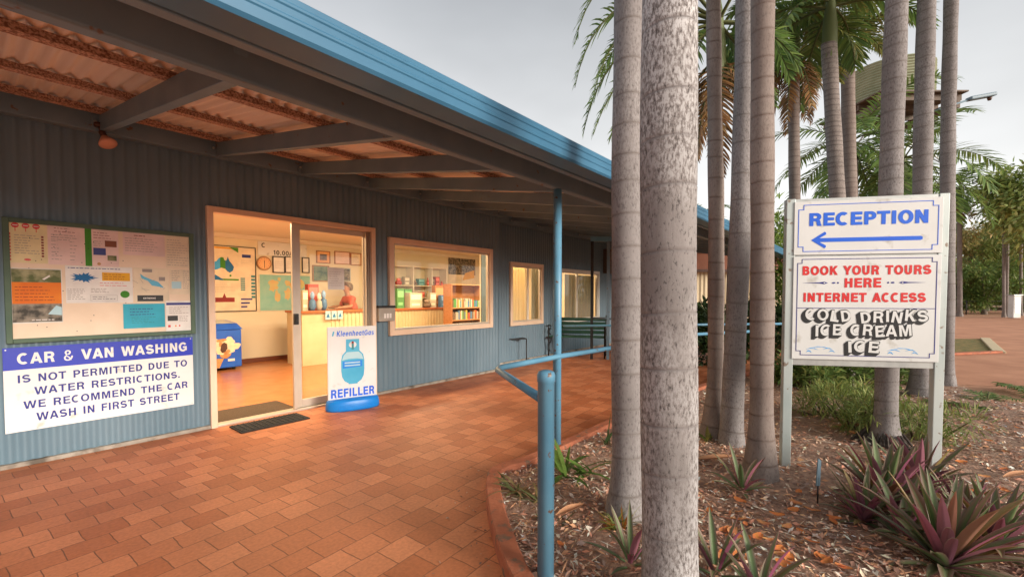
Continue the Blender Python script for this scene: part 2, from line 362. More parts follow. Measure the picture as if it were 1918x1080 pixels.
GLYPHS = {
 'A': (240, [pl('0,0 88,254 150,254 238,0 178,0 163,50 75,50 60,0'), pl('91,98 147,98 119,190')]),
 'B': (236, [pl('24,0 24,254') + arc(132, 188, 74, 66, 90, -50, 8) + arc(140, 73, 80, 73, 60, -90, 9), pl('80,206 80,156') + arc(128, 181, 28, 25, -90, 90, 6), pl('80,108 80,48') + arc(132, 78, 34, 30, -90, 90, 6)]),
 'C': (240, [arc(126, 127, 118, 132, 52, 308, 20) + arc(126, 127, 64, 80, 296, 64, 18)]),
 'D': (246, [pl('24,0 24,254') + arc(112, 127, 114, 127, 90, -90, 14), pl('80,206') + arc(108, 127, 60, 79, 90, -90, 12) + pl('80,48')]),
 'E': (220, [pl('24,0 24,254 206,254 206,207 80,207 80,154 196,154 196,108 80,108 80,47 212,47 212,0')]),
 'F': (204, [pl('24,0 24,254 200,254 200,207 80,207 80,150 184,150 184,104 80,104 80,0')]),
 'G': (256, [arc(126, 127, 118, 132, 38, 310, 19) + pl('232,26 232,140 128,140 128,96 180,96 180,62') + arc(126, 127, 62, 84, 305, 38, 16)]),
 'H': (250, [pl('24,0 24,254 80,254 80,156 170,156 170,254 226,254 226,0 170,0 170,108 80,108 80,0')]),
 'I': (106, [pl('24,0 24,254 82,254 82,0')]),
 'K': (240, [pl('24,0 24,254 80,254 80,150 168,254 236,254 142,146 240,0 172,0 104,106 80,80 80,0')]),
 'L': (204, [pl('24,0 24,254 80,254 80,48 200,48 200,0')]),
 'M': (296, [pl('24,0 24,254 102,254 148,90 194,254 272,254 272,0 220,0 220,190 168,0 128,0 76,190 76,0')]),
 'N': (250, [pl('24,0 24,254 82,254 172,96 172,254 226,254 226,0 168,0 78,158 78,0')]),
 'O': (258, [ell(129, 127, 120, 132), ell(129, 127, 63, 84)]),
 'P': (226, [pl('24,0 24,254') + arc(132, 174, 84, 80, 90, -90, 10) + pl('80,94 80,0'), pl('80,140 80,208') + arc(124, 174, 38, 34, 90, -90, 8)]),
 'R': (242, [pl('24,0 24,254') + arc(140, 180, 82, 74, 90, -58, 9) + pl('204,92 214,34 230,0 170,0 160,30 154,74 136,98 80,98 80,0'), pl('80,144 80,208') + arc(132, 176, 36, 32, 90, -90, 8)]),
 'S': (226, [S_]),
 'T': (220, [pl('82,0 82,206 6,206 6,254 214,254 214,206 138,206 138,0')]),
 'U': (240, [pl('22,254') + arc(118, 95, 96, 99, 180, 360, 14) + pl('214,254 158,254') + arc(118, 95, 40, 50, 360, 180, 10) + pl('78,254')]),
 'V': (232, [pl('0,254 60,254 116,70 172,254 232,254 148,0 84,0')]),
 'W': (334, [pl('0,254 58,254 98,80 138,254 192,254 232,80 272,254 330,254 266,0 206,0 165,180 124,0 64,0')]),
 'Y': (236, [pl('0,254 66,254 118,160 170,254 236,254 146,98 146,0 90,0 90,98')]),
 '0': (214, [ell(107, 127, 96, 130), ell(107, 127, 42, 84)]), '1': (150, [pl('60,0 60,180 14,180 14,216 50,224 70,254 114,254 114,0')]),
 '.': (96, [pl('20,0 20,56 76,56 76,0')]),
 'l': (96, [pl('20,0 20,254 74,254 74,0')]),
 'n': (206, [pl('20,0 20,188 70,188 70,168 90,186 120,192 155,186 178,165 186,130 186,0 132,0 132,120 120,142 100,146 80,138 74,118 74,0')]),
 'h': (206, [pl('20,0 20,254 74,254 74,168 92,186 120,192 155,186 178,165 186,130 186,0 132,0 132,120 120,142 100,146 80,138 74,118 74,0')]),
 'e': (196, [arc(98, 94, 90, 98, 0, 320, 18) + arc(98, 94, 44, 56, 320, 198, 8) + pl('188,76'), pl('58,114') + arc(98, 114, 38, 34, 180, 0, 8)]),
 'a': (200, [arc(88, 94, 82, 98, 52, 308, 14) + pl('124,22 124,0 176,0 176,188 124,188 124,168'), ell(92, 94, 34, 52)]),
 't': (132, [pl('10,148 10,188 36,188 36,240 90,240 90,188 122,188 122,148 90,148 90,60 96,46 120,44 120,0 70,0 44,16 36,60 36,148')]),
 's': (176, [[(x * .76, y * .74) for x, y in S_]]),
 '&': (224, [pl(q) for q in '100,257 118,255 133,249 145,241 154,230 160,217 162,202 161,191 158,181 152,171 146,162 137,154 128,146 92,153 84,164 78,173 73,182 69,190 68,199 69,208 73,216 77,222 84,227 92,229 101,230 113,228 123,223 129,214 131,202 130,194 127,187 123,181 118,176 113,172 108,168 70,139 55,128 42,117 32,106 24,95 19,82 17,67 20,48 27,31 39,17 55,6 75,-1 98,-3 117,-2 136,3 153,12 166,23 173,31 179,38 185,46 192,57 198,72 202,90 204,112 174,112 173,93 168,76 160,61 72,132 61,146 51,159 44,172 39,185 38,199 40,215 45,229 55,241 67,249 82,255|102,142 219,0|86,116 182,0 77,109 64,98 55,87 50,77 48,66 50,54 55,44 62,35 72,29 83,25 96,23 111,25 126,30 139,37 151,48'.split('|')]),
}

def text(name, txt, parent, m, cx, cz, w, h, y, bold=0, slant=0, th=.0012, jitter=0, seed=1, spacing=1.0, one=None):
    """lettering as flat mesh on the plane y, centred on (cx, cz), fitted to w x h"""
    cu = bpy.data.curves.new(name, 'CURVE'); cu.dimensions = '2D'; cu.fill_mode = 'FRONT'; pen = 0.0
    for ch in txt:
        if ch == ' ': pen += 150 * spacing; continue
        adv, loops = GLYPHS[ch]
        for pts in loops:
            sp_ = cu.splines.new('POLY'); sp_.points.add(len(pts) - 1); sp_.use_cyclic_u = True
            for q, (gx, gy) in zip(sp_.points, pts): q.co = ((pen + gx + slant * gy) / 350, gy / 350, 0, 1)
        pen += adv * spacing + 14 + bold * 350 * 1.1
    o = bpy.data.objects.new(name, cu); COL.objects.link(o)
    dg = bpy.context.evaluated_depsgraph_get(); me = bpy.data.meshes.new_from_object(o.evaluated_get(dg))
    bpy.data.objects.remove(o); bpy.data.curves.remove(cu)
    xs = [v.co.x for v in me.vertices]; ys = [v.co.y for v in me.vertices]
    x0, x1, y0, y1 = min(xs) - bold, max(xs) + bold, min(ys) - bold * .7, max(ys) + bold * .7
    if w is None: w = h / (y1 - y0) * (x1 - x0)
    bm = bmesh.new(); bm.from_mesh(me)
    for v in bm.verts:
        v.co = Vector(((v.co.x - (x0 + x1) / 2) / (x1 - x0) * w + cx, y, (v.co.y - (y0 + y1) / 2) / (y1 - y0) * h + cz))
    bdx, bdz = bold / (x1 - x0) * w, bold * .7 / (y1 - y0) * h
    if jitter:
        rr = random.Random(seed); seen = set()
        for v in list(bm.verts):
            if v.index in seen: continue
            st = [v]; isl = []
            seen.add(v.index)
            while st:
                q = st.pop(); isl.append(q)
                for ed in q.link_edges:
                    p = ed.other_vert(q)
                    if p.index not in seen: seen.add(p.index); st.append(p)
            c = sum((q.co for q in isl), Vector()) / len(isl); a = rr.uniform(-.16, .16); dz = rr.uniform(-.12, .12) * h
            for q in isl:
                d = q.co - c; q.co = c + Vector((d.x * math.cos(a) - d.z * math.sin(a), 0, d.x * math.sin(a) + d.z * math.cos(a) + dz))
    for f in bm.faces:
        f.normal_update()
        if f.normal.y > 0: f.normal_flip()
    bm.to_mesh(me); bm.free()
    if bold:                                # heavier strokes: the same letters shifted round by the stroke gain
        src = me; bm = bmesh.new()
        for k in range(8):
            n0 = len(bm.verts); bm.from_mesh(src); bm.verts.ensure_lookup_table(); a = k * math.pi / 4 + .39
            for v in bm.verts[n0:]: v.co += Vector((bdx * math.cos(a), -.00004 * k, bdz * math.sin(a)))
        me = bpy.data.meshes.new(name); bm.to_mesh(me); bm.free()
    me.materials.clear(); me.materials.append(MATS[m])
    ob = bpy.data.objects.new(name, me); COL.objects.link(ob); ob.parent = parent
    return ob

def lines(b, x0, x1, z0, z1, n, m, y, rr, h=.004, fill=.8):
    for i in range(n):
        z = z1 - (z1 - z0) * (i + .5) / n; x = x0
        e = x0 + (x1 - x0) * rr.uniform(fill * .7, 1)
        while x < e:
            w = rr.uniform(.008, .03); b.box(x, min(x + w, e), y - .0006, y, z - h / 2, z + h / 2, m); x += w + .006

# ------------------------------------------------------------------ ground
def sheet(name, pts, z, m):
    b = MB(); b.add([(x, y, z) for x, y in pts], [tuple(range(len(pts)))], m)
    o = b.build(name); me = o.data
    bm = bmesh.new(); bm.from_mesh(me); bmesh.ops.triangulate(bm, faces=bm.faces)
    for f in bm.faces:
        if f.normal.z < 0: f.normal_flip()
    bm.to_mesh(me); bm.free(); return setting(o)
sheet('ground', [(-900, -900), (900, -900), (900, 900), (-900, 900)], -.012, 'red_dirt')
road = [gp(x, y) for x, y in ((1600, 700), (1700, 598), (2400, 597))]
sheet('road', [(5.6, 6.6), (7.6, 6.0), (14, 4), (60, 4), (60, 24.5), (30, 25.5), (16, 24.5), (9, 14)], -.008, 'bitumen_dirt')
kerb_px = [(940, 1080), (911, 966), (909, 905), (931, 888), (993, 872), (1131, 803), (1300, 735)]
kp = [gp(*p) for p in kerb_px]
kerb_line = [Vector((4.5, -.9, 0)), Vector((2.2, -.3, 0)), Vector((1.0, .35, 0)), Vector((.42, 1.0, 0)), Vector((.10, 1.55, 0))] + kp + [Vector((3.3, 6.65, 0)), Vector((4.0, 7.15, 0))]
def chaikin(p, it=2):
    for _ in range(it):
        q = [p[0]]
        for a, b in zip(p, p[1:]): q += [a * .75 + b * .25, a * .25 + b * .75]
        p = q + [p[-1]]
    return p
kl = chaikin(kerb_line)
far = [bw(14, -3.4), bw(14, .42), bw(5.62, .42), bw(5.62, 0), bw(-8, 0), bw(-8, -7)]
pv = [(p.x, p.y) for p in kl] + [(4.6, 7.7), (6.6, 9.6)] + [(p.x, p.y) for p in far] + [(-2, -5), (4.5, -5)]
po = sheet('paving', pv, 0, 'pavers')
# the paving's texture runs along the shop wall
po.data.transform(Matrix.Rotation(-WA, 4, 'Z')); po.rotation_euler.z = WA
kb = MB(); vs = []; fs = []
prof = [(0, -.05), (0, .075), (.008, .085), (.085, .085), (.095, .075), (.095, -.05)]
for i, p in enumerate(kl):
    d = (kl[min(i + 1, len(kl) - 1)] - kl[max(i - 1, 0)]).normalized(); n = Vector((d.y, -d.x, 0))
    for a, z in prof: q = p + n * a; vs.append((q.x, q.y, z + .004 * math.sin(i * 1.7)))
k = len(prof)
for i in range(len(kl) - 1):
    for j in range(k - 1): fs.append((i * k + j, i * k + j + 1, (i + 1) * k + j + 1, (i + 1) * k + j))
kb.add(vs, fs, 'terracotta_kerb', False); setting(kb.build('kerb'))
inner = []
for i, p in enumerate(kl):
    d = (kl[min(i + 1, len(kl) - 1)] - kl[max(i - 1, 0)]).normalized(); inner.append(p + Vector((d.y, -d.x, 0)) * .05)
BED = [(p.x, p.y) for p in inner] + [(5.2, 8.2), (6.4, 8.0), (6.5, 6.9), (6.35, 6.1), (6.05, 5.4), (6.3, 4.75), (7.2, 3.6), (8.2, 1.8), (7.5, -1.2)]
def inside(x, y, P=BED):
    r = False; j = len(P) - 1
    for i in range(len(P)):
        if (P[i][1] > y) != (P[j][1] > y) and x < (P[j][0] - P[i][0]) * (y - P[i][1]) / (P[j][1] - P[i][1]) + P[i][0]: r = not r
        j = i
    return r
def edge_dist(x, y):
    best = 9
    for i in range(len(inner), len(BED)):
        a = Vector(BED[i - 1]); b = Vector(BED[i]); p = Vector((x, y)); t = max(0, min(1, (p - a).dot(b - a) / (b - a).length_squared)); best = min(best, (a + (b - a) * t - p).length)
    return best
def bed_z(x, y):
    h = .045 + .03 * noise.noise(Vector((x * 1.3, y * 1.3, 0))) + .012 * noise.noise(Vector((x * 7, y * 7, 3)))
    return h * min(1, edge_dist(x, y) / .7) + (.0 if edge_dist(x, y) > .05 else -.01)
b = MB(); idx = {}; st = .06
vs = []; fs = []
def gv(i, j):
    if (i, j) not in idx: idx[i, j] = len(vs); x, y = i * st, j * st; vs.append((x, y, bed_z(x, y)))
    return idx[i, j]
for i in range(-6, 140):
    for j in range(-18, 140):
        if inside((i + .5) * st, (j + .5) * st): fs.append((gv(i, j), gv(i + 1, j), gv(i + 1, j + 1), gv(i, j + 1)))
b.add(vs, fs, 'bed_soil', True); setting(b.build('garden_soil', fix=False))
# mulch: chips of bark, twigs and small dead leaves lying over the soil
b = MB(); r = random.Random(3); pal = [(.20, .105, .07), (.30, .17, .115), (.13, .07, .05), (.38, .26, .19), (.42, .34, .28), (.26, .12, .08), (.17, .12, .10), (.34, .18, .10)]
cnt = 0
while cnt < 26000:
    if r.random() < .8:
        Y = 1.5 + 4.6 * r.random() ** 1.3; x = r.uniform(-.3, Y * 1.2 + .3); y = Y
    else: x = r.uniform(-.3, 8); y = r.uniform(-1, 8)
    if not inside(x, y) or not 0 <= 1: continue
    e = edge_dist(x, y)
    if e < .35 and r.random() > e * 2.6: continue
    if noise.noise(Vector((x * 2.6, y * 2.6, 5))) < -.12 and r.random() < .6: continue
    z = bed_z(x, y) + .004 + r.random() * .016; a = r.uniform(0, 6.3); l = r.uniform(.007, .026); w = l * r.uniform(.15, .5)
    if r.random() < .05: l *= 2.6; w = .003
    c = r.choice(pal); g = r.uniform(.75, 1.2); c = tuple(min(.8, q * g * 2.4) for q in c)
    d = Vector((math.cos(a), math.sin(a), r.uniform(-.45, .45))); n = Vector((-math.sin(a), math.cos(a), r.uniform(-.6, .6))); p = Vector((x, y, z))
    b.add([p - d * l, p - n * w, p + d * l, p + n * w + Vector((0, 0, w * .4))], [(0, 1, 2), (0, 2, 3)], 'litter', False, c); cnt += 1
for _ in range(330):
    Y = 1.5 + 4.2 * r.random() ** 1.2; x = r.uniform(-.3, Y * 1.2 + .2)
    if not inside(x, Y) or edge_dist(x, Y) < .3: continue
    a = r.uniform(0, 6.3); l = r.uniform(.03, .11); z = bed_z(x, Y) + .014; c = r.choice([(.42, .33, .25), (.55, .46, .37), (.24, .15, .10)]); d = Vector((math.cos(a), math.sin(a), r.uniform(-.08, .1))); e = Vector((-d.y, d.x, 0)) * r.uniform(-.35, .35); p = Vector((x, Y, z))
    b.tube([p - d * l, p + e * l, p + d * l], [.0012, .0026, .0018], 'litter', 4, False, c)
for _ in range(170):
    q = r.choice(kl[8:34]); a = r.uniform(0, 6.3); x, y = q.x - abs(r.gauss(0, .16)), q.y + r.uniform(-.2, .2)
    if inside(x, y): continue
    d = Vector((math.cos(a), math.sin(a), .1)); n = Vector((-math.sin(a), math.cos(a), .2)); l = r.uniform(.004, .014); p = Vector((x, y, .004)); g = r.uniform(.8, 1.5); c = tuple(w_ * g for w_ in r.choice(pal))
    b.add([p - d * l, p - n * l * .4, p + d * l, p + n * l * .4], [(0, 1, 2), (0, 2, 3)], 'litter', False, c)
setting(b.build('mulch', fix=False), 'stuff')
# grass island with its kerb out in the road
gi = [gp(1700, 634), gp(1845, 634), gp(1872, 660), gp(1700, 668)]
sheet('grass_verge', [(p.x, p.y) for p in gi], -.002, 'dry_grass')
b = MB(); b.bar(gi[1] + Vector((0, 0, .0)), gi[2] + Vector((0, 0, .0)), .20, .06, 'shed_wall'); b.bar(gi[2] + Vector((0, 0, .02)), gi[3] + Vector((0, 0, .02)), .12, .05, 'terracotta_kerb')
setting(b.build('verge_kerb', bevel=.01))

# ------------------------------------------------------------------ reception building (x along the wall, y inwards)
B = at_wall('reception_building', 'blue corrugated iron reception building with a deep verandah', 'building')
def corr(mb, s0, s1, z0, z1, m, y=0, amp=.008, pitch=.076, n=8):
    k = max(2, int((s1 - s0) / pitch * n)); vs = []; fs = []
    for i in range(k + 1):
        s = s0 + (s1 - s0) * i / k; d = y + amp * math.cos(2 * math.pi * s / pitch)
        vs += [(s, d, z0), (s, d, z1)]
    for i in range(k): fs.append((2 * i, 2 * i + 2, 2 * i + 3, 2 * i + 1))
    mb.add(vs, fs, m, True)
DS0, DS1, DZ = 1.385, 3.205, 2.13          # door opening
WS0, WS1, WZ0, WZ1 = 3.41, 5.42, .75, 2.04  # shop window
SE, SETB, END = 5.62, .40, 12.6             # corner of the shop front, setback, end of the building
Z0, ZT = .03, 2.72
w = MB()
corr(w, -7, DS0 + .01, Z0, ZT, 'blue_wall'); corr(w, DS0 + .01, DS1 - .01, DZ - .01, ZT, 'blue_wall'); corr(w, DS1 - .01, WS0 + .02, Z0, ZT, 'blue_wall')
corr(w, WS0 + .02, WS1 - .02, WZ1 - .03, ZT, 'blue_wall'); corr(w, WS0 + .02, WS1 - .02, Z0, WZ0 + .03, 'blue_wall'); corr(w, WS1 - .02, SE, Z0, ZT, 'blue_wall')
o = w.build('wall', B, fix=False)
w = MB()
for z in (.22, .92, 1.62, 2.32):
    for k in range(-26, 25):
        q = (3 * k + .5) * .076
        if q > SE - .05 or (DS0 - .06 < q < DS1 + .06 and z < DZ + .05) or (WS0 - .05 < q < WS1 + .05 and WZ0 - .05 < z < WZ1 + .05): continue
        w.disc(q, z, .0065, 'blue_wall', -.012, -.006, 8)
w.build('screw', B)['kind'] = 'stuff'
w = MB(); w.box(SE - .035, SE + .004, -.016, .02, Z0, ZT, 'blue_wall'); w.box(SE - .012, SE + .006, .02, SETB, Z0, ZT, 'blue_wall'); w.build('corner_flashing', B)
w1 = (6.354, 7.424, .70, 1.915); w2 = (8.057, 9.821, .67, 1.87)
w = MB()
corr(w, SE, w1[0] + .02, Z0, ZT, 'blue_wall', SETB); corr(w, w1[0] + .02, w1[1] - .02, Z0, w1[2] + .02, 'blue_wall', SETB); corr(w, w1[0] + .02, w1[1] - .02, w1[3] - .02, ZT, 'blue_wall', SETB)
corr(w, w1[1] - .02, w2[0] + .02, Z0, ZT, 'blue_wall', SETB); corr(w, w2[0] + .02, w2[1] - .02, Z0, w2[2] + .02, 'blue_wall', SETB); corr(w, w2[0] + .02, w2[1] - .02, w2[3] - .02, ZT, 'blue_wall', SETB)
corr(w, w2[1] - .02, END, Z0, ZT, 'blue_wall', SETB); w.build('rear_wing_wall', B, fix=False)
w = MB(); w.box(-7, DS0, -.035, .06, 0, .035, 'concrete'); w.box(DS1, SE + .02, -.035, .06, 0, .035, 'concrete'); w.box(SE + .02, END, SETB - .035, SETB + .06, 0, .035, 'concrete'); w.build('base_footing', B, bevel=.006)
w = MB(); w.box(-7, SE, -.10, -.012, 2.59, 2.735, 'steel_grey'); w.build('wall_plate', B, bevel=.006)
w = MB(); w.box(SE, END, SETB - .10, SETB - .012, 2.59, 2.735, 'steel_grey'); w.build('wall_plate', B, bevel=.006)
SL = .165                                   # fall of the verandah roof
def rz_(y, z=2.735): return z + SL * y      # top of rafters
for i in range(-6, 15):
    s = .67 + .81 * i; y1 = -.10 if s < SE else SETB - .10
    if s > END - .3: continue
    w = MB(); a, c = (s, y1, rz_(y1) - .06), (s, -3.0, rz_(-3.0) - .06)
    w.bar(a, c, .055, .12, 'steel_grey'); o = w.build('rafter', B, bevel=.004); w = MB(); w.box(s - .075, s + .075, y1 - .012, y1 - .001, 2.61, 2.715, 'steel_grey')
    for q in (-.05, .05): w.tube([(s + q, y1 - .012, 2.66), (s + q, y1 - .026, 2.66)], .011, 'galv', 6)
    w.build('bracket', o, bevel=.002)
BY = -2.97
w = MB(); w.box(-7, END, BY - .035, BY + .035, 2.115, 2.26, 'steel_grey'); w.build('verandah_beam', B, bevel=.01)
for y in (-.22, -1.14, -2.08, -3.0, -3.36):
    w = MB(); z = rz_(y)
    pm = 'rust_purlin' if y > -3.2 else 'steel_grey'; w.box(-7, END, y - .030, y + .030, z + .003, z + .007, pm); w.box(-7, END, y - .018, y - .014, z + .0071, z + .042, pm); w.box(-7, END, y + .014, y + .018, z + .0071, z + .042, pm); w.box(-7, END, y - .018, y + .018, z + .0421, z + .045, pm); w.build('purlin', B)
# roof sheet: corrugations run down the slope
def roof_profile(mb, s0, s1, ya, yb, lift, m, amp=.012, pitch=.076, n=6, seg=1):
    k = int((s1 - s0) / pitch * n); vs = []; fs = []
    for i in range(k + 1):
        s = s0 + (s1 - s0) * i / k; d = amp * math.cos(2 * math.pi * s / pitch)
        for y in (ya, yb): vs.append((s, y, rz_(y) + lift + d))
    for i in range(k): fs.append((2 * i, 2 * i + 1, 2 * i + 3, 2 * i + 2))
    mb.add(vs, fs, m, True)
w = MB(); roof_profile(w, -7, END, 1.2, -3.43, .058, 'roof_sheet'); w.build('roof_sheet', B, fix=False)
w = MB(); roof_profile(w, -7, END, 1.25, -3.44, .064, 'gutter_blue'); w.build('roof_topside', B, fix=False)
w = MB(); w.add([(-7, 1.2, rz_(1.2) + .05), (END, 1.2, rz_(1.2) + .05), (END, 4.6, 3.35), (-7, 4.6, 3.35), (-7, 8, 2.9), (END, 8, 2.9)], [(0, 1, 2, 3), (3, 2, 5, 4)], 'gutter_blue'); w.build('main_roof', B)
w = MB()
gz0, gz1, gy0, gy1 = 2.075, 2.205, -3.52, -3.38
pr = [(gy1, gz1 - .02), (gy1, gz0 + .02), (gy1 - .012, gz0), (gy0 + .01, gz0), (gy0, gz0 + .012), (gy0, gz0 + .045), (gy0 - .004, gz0 + .05), (gy0 - .004, gz0 + .058), (gy0, gz0 + .063), (gy0, gz0 + .085), (gy0 - .004, gz0 + .09), (gy0 - .004, gz0 + .098), (gy0, gz0 + .103), (gy0, gz1 - .01), (gy0 + .012, gz1), (gy0 + .03, gz1)]
vs = [(s, y, z) for s in (-7, END + .05) for y, z in pr]; k = len(pr)
w.add(vs, [(i, i + 1, k + i + 1, k + i) for i in range(k - 1)], 'gutter_blue'); w.build('gutter', B)
w = MB(); w.box(-7, END, gy1 + .004, gy1 + .05, gz0 - .002, gz0 + .11, 'steel_grey'); w.build('eaves_board', B, bevel=.004)
for s in (2.934, 9.0, -3.1):
    w = MB(); w.tube([(s, BY, 0), (s, BY, 2.115)], .034, 'blue_paint', 16); w.box(s - .06, s + .06, BY - .06, BY + .06, .0, .012, 'blue_paint'); w.build('verandah_post', B)
# rear wing end wall and gable strip
w = MB(); w.box(END - .04, END, SETB + .02, 8, 0, ZT, 'blue_wall'); w.build('end_wall', B)
w = MB(); w.box(-7, END, 7.96, 8, 0, ZT, 'blue_wall'); w.box(-7, -6.96, .02, 7.9, 0, ZT, 'blue_wall'); w.build('back_wall', B)
# rooms
RY = 4.2
w = MB(); w.box(.6, 5.95, RY, RY + .05, 0, 2.41, 'int_wall'); w.box(.55, .6, .06, RY + .05, 0, 2.41, 'int_wall'); w.box(9.95, 10.0, .46, RY + .05, 0, 2.41, 'int_wall')
w.box(5.95, 9.95, RY, RY + .05, 0, 2.41, 'int_wall')
w.box(.6, DS0, .03, .06, 0, 2.41, 'int_wall'); w.box(DS1, WS0, .03, .06, 0, 2.41, 'int_wall'); w.box(DS0, DS1, .03, .06, DZ, 2.41, 'int_wall'); w.box(WS0, WS1, .03, .06, 0, WZ0, 'int_wall'); w.box(WS0, WS1, .03, .06, WZ1, 2.41, 'int_wall'); w.box(WS1, SE - .014, .03, .06, 0, 2.41, 'int_wall')
w.box(SE - .014, SE + .03, .42, .44, 0, 2.41, 'int_wall')
w.build('interior_wall', B)
w = MB(); w.box(.55, SE - .02, .06, RY + .05, 2.412, 2.46, 'int_ceiling'); w.box(SE - .02, 10, .46, RY + .05, 2.412, 2.46, 'int_ceiling'); w.build('ceiling', B)
w = MB(); w.box(.6, 5.95, RY - .015, RY - .002, .008, .09, 'skirting'); w.build('skirting_board', B)
w = MB(); w.box(.6, 9.94, RY - .05, RY - .002, 2.33, 2.41, 'int_ceiling'); w.build('cornice', B)
b = MB(); b.box(.55, SE - .02, .0, RY + .05, -.05, .006, 'int_floor'); b.box(SE - .02, 10, .46, RY + .05, -.05, .006, 'int_floor'); o = setting(b.build('interior_floor')); o.location = bw(0, 0, 0); o.rotation_euler.z = WA
# door
D = MB(); D.frame(DS0, DS1, 0.0, DZ, .055, -.045, .075, 'cream_frame', wb=0); D.box(DS0 + .055, DS1 - .055, -.03, .075, 0, .022, 'alu_frame'); D.build('door_frame', B, bevel=.004)
d0 = wp(548, 600)[0]; d1 = wp(566, 600)[0]; d2 = wp(684, 600)[0]
D = MB(); D.box(d0, d0 + .035, -.012, .022, .024, DZ - .058, 'alu_frame'); D.box(d0 + .04, d1, .026, .058, .024, DZ - .058, 'alu_frame'); D.box(d2, DS1 - .058, .026, .058, .024, DZ - .058, 'alu_frame')
D.box(d1, d2, .026, .058, DZ - .12, DZ - .058, 'alu_frame'); D.box(d1, d2, .026, .058, .024, .11, 'alu_frame')
for k in range(3): D.box(DS1 - .058 - .03 * k - .006, DS1 - .058 - .03 * k, -.02, .02, .024, DZ - .06, 'alu_frame')
sd_ = D.build('sliding_door', B, bevel=.003)
D = MB(); D.box(d1 - .002, d2 + .002, .040, .044, .108, DZ - .118, 'glass'); D.build('glass_pane', sd_)
D = MB(); D.box(d0 + .002, d0 + .05, -.045, -.013, .96, 1.08, 'black_iron'); D.box(d0 + .012, d0 + .04, -.06, -.045, .99, 1.05, 'black_iron'); D.build('handle', sd_, bevel=.005)
# shop window
def window(s0, s1, z0, z1, y, fw, fm, mull, name='window', sill=True):
    f = MB(); f.frame(s0, s1, z0, z1, fw, y - .045, y + .05, fm); f.build  # outer timber
    o = f.build(name, B, bevel=.004)
    g = MB(); g.frame(s0 + fw, s1 - fw, z0 + fw, z1 - fw, .028, y - .02, y + .03, 'alu_frame' if fm == 'cream_frame' else 'white_frame')
    for q in mull: g.box(q - .02, q + .02, y - .015, y + .025, z0 + fw + .028, z1 - fw - .028, 'white_frame')
    g.build('sash', o, bevel=.003)
    g = MB(); g.box(s0 + fw + .026, s1 - fw - .026, y + .004, y + .008, z0 + fw + .026, z1 - fw - .026, 'glass'); g.build('pane', o)
    return o
window(WS0, WS1, WZ0, WZ1, 0, .07, 'cream_frame', [])
window(*w1, SETB, .07, 'cream_frame', [wp(988, 550, SETB)[0]])
o = window(*w2, SETB, .06, 'white_frame', [wp(1080, 550, SETB)[0]])
# blinds in the wing windows
q = wp(988, 550, SETB)[0]
w = MB()
for i in range(10):
    s = 6.45 + i * .052; w.box(s, s + .05, SETB + .09 + .006 * (i % 2), SETB + .096 + .006 * (i % 2), .75, 1.86, 'blind')
w.build('curtain', B)
w = MB()
for i in range(5): s = 7.2 + i * .05; w.box(s, s + .048, SETB + .10 + .01 * (i % 2), SETB + .11 + .01 * (i % 2), .75, 1.86, 'curtain_grey')
w.build('curtain', B)
w = MB()
for i in range(18):
    s = 8.45 + i * .075; w.box(s, s + .072, SETB + .10 + .008 * (i % 2), SETB + .108 + .008 * (i % 2), .72, 1.76, 'curtain_grey')
w.build('curtain', B)
# lights inside (lit in the photo)
def area(s, y, z, sx, sy, e, c=(1, .76, .47)):
    l = bpy.data.lights.new('room_light', 'AREA'); l.shape = 'RECTANGLE'; l.size = sx; l.size_y = sy; l.energy = e; l.color = c
    o = bpy.data.objects.new('room_light', l); COL.objects.link(o); o.location = bw(s, y, z); o.rotation_euler = (0, 0, WA)
for s, y in ((1.6, 1.0), (3.6, 1.0), (5.0, 1.6), (6.6, 1.1), (8.2, 1.6)):
    t = at_wall('ceiling_light', 'long lit tube light under the shop ceiling', 'ceiling light', s, y, 2.405, 'tube lights under the shop ceiling')
    f = MB(); f.box(-.62, .62, -.07, .07, -.05, .003, 'white_frame'); f.build('fitting', t); f = MB(); f.tube([(-.58, 0, -.075), (.58, 0, -.075)], .018, 'tube'); f.build('tube', t)
    area(s, y, 2.28, 1.2, .25, 40)

# ------------------------------------------------------------------ inside the shop
def flat_on(name, label, cat, Y, px, th, m, group=None, back=True):
    """a flat thing hung on the plane Y inside/outside; returns its empty and its size"""
    s0, s1, z0, z1 = rect_on(Y, *px)
    t = at_wall(name, label, cat, s0, Y, z0, group); return t, s1 - s0, z1 - z0
r = random.Random(11)
BWY = RY - .006
# information board with a map of Australia
t, W, H = flat_on('information_board', 'large framed information board with a coloured map of Australia', 'board', BWY, (392, 462, 478, 582), .02, 'paper_cream')
f = MB(); f.box(0, W, -.012, 0, 0, H, 'paper_cream')
f.box(0, W * .62, -.014, -.012, H * .96, H * .985, 'ink_yellow'); f.poly([(W * .42, H * .99), (W * .62, H * .99), (W * .62, H * .91)], 'ink_green', -.015, -.012)
f.poly([(0, H * .48), (W * .12, H * .56), (W * .30, H * .48)], 'ink_starblue', -.0145, -.012); f.box(W * .2, W * .62, -.014, -.012, H * .475, H * .5, 'ink_green')
f.box(W * .10, W * .52, -.014, -.012, H * .14, H * .21, 'ink_maroon'); f.poly([(W * .26, H * .21), (W * .34, H * .21), (W * .30, H * .28)], 'ink_maroon', -.014, -.012)
lines(f, W * .1, W * .55, H * .28, H * .46, 7, 'ink_grey', -.012, r)
for i in range(7): f.box(W * .66, W * .76, -.014, -.012, H * (.32 + .03 * i), H * (.34 + .03 * i), 'ink_teal'); f.box(W * .90, W * .99, -.014, -.012, H * (.2 + .055 * i), H * (.235 + .055 * i), 'ink_teal')
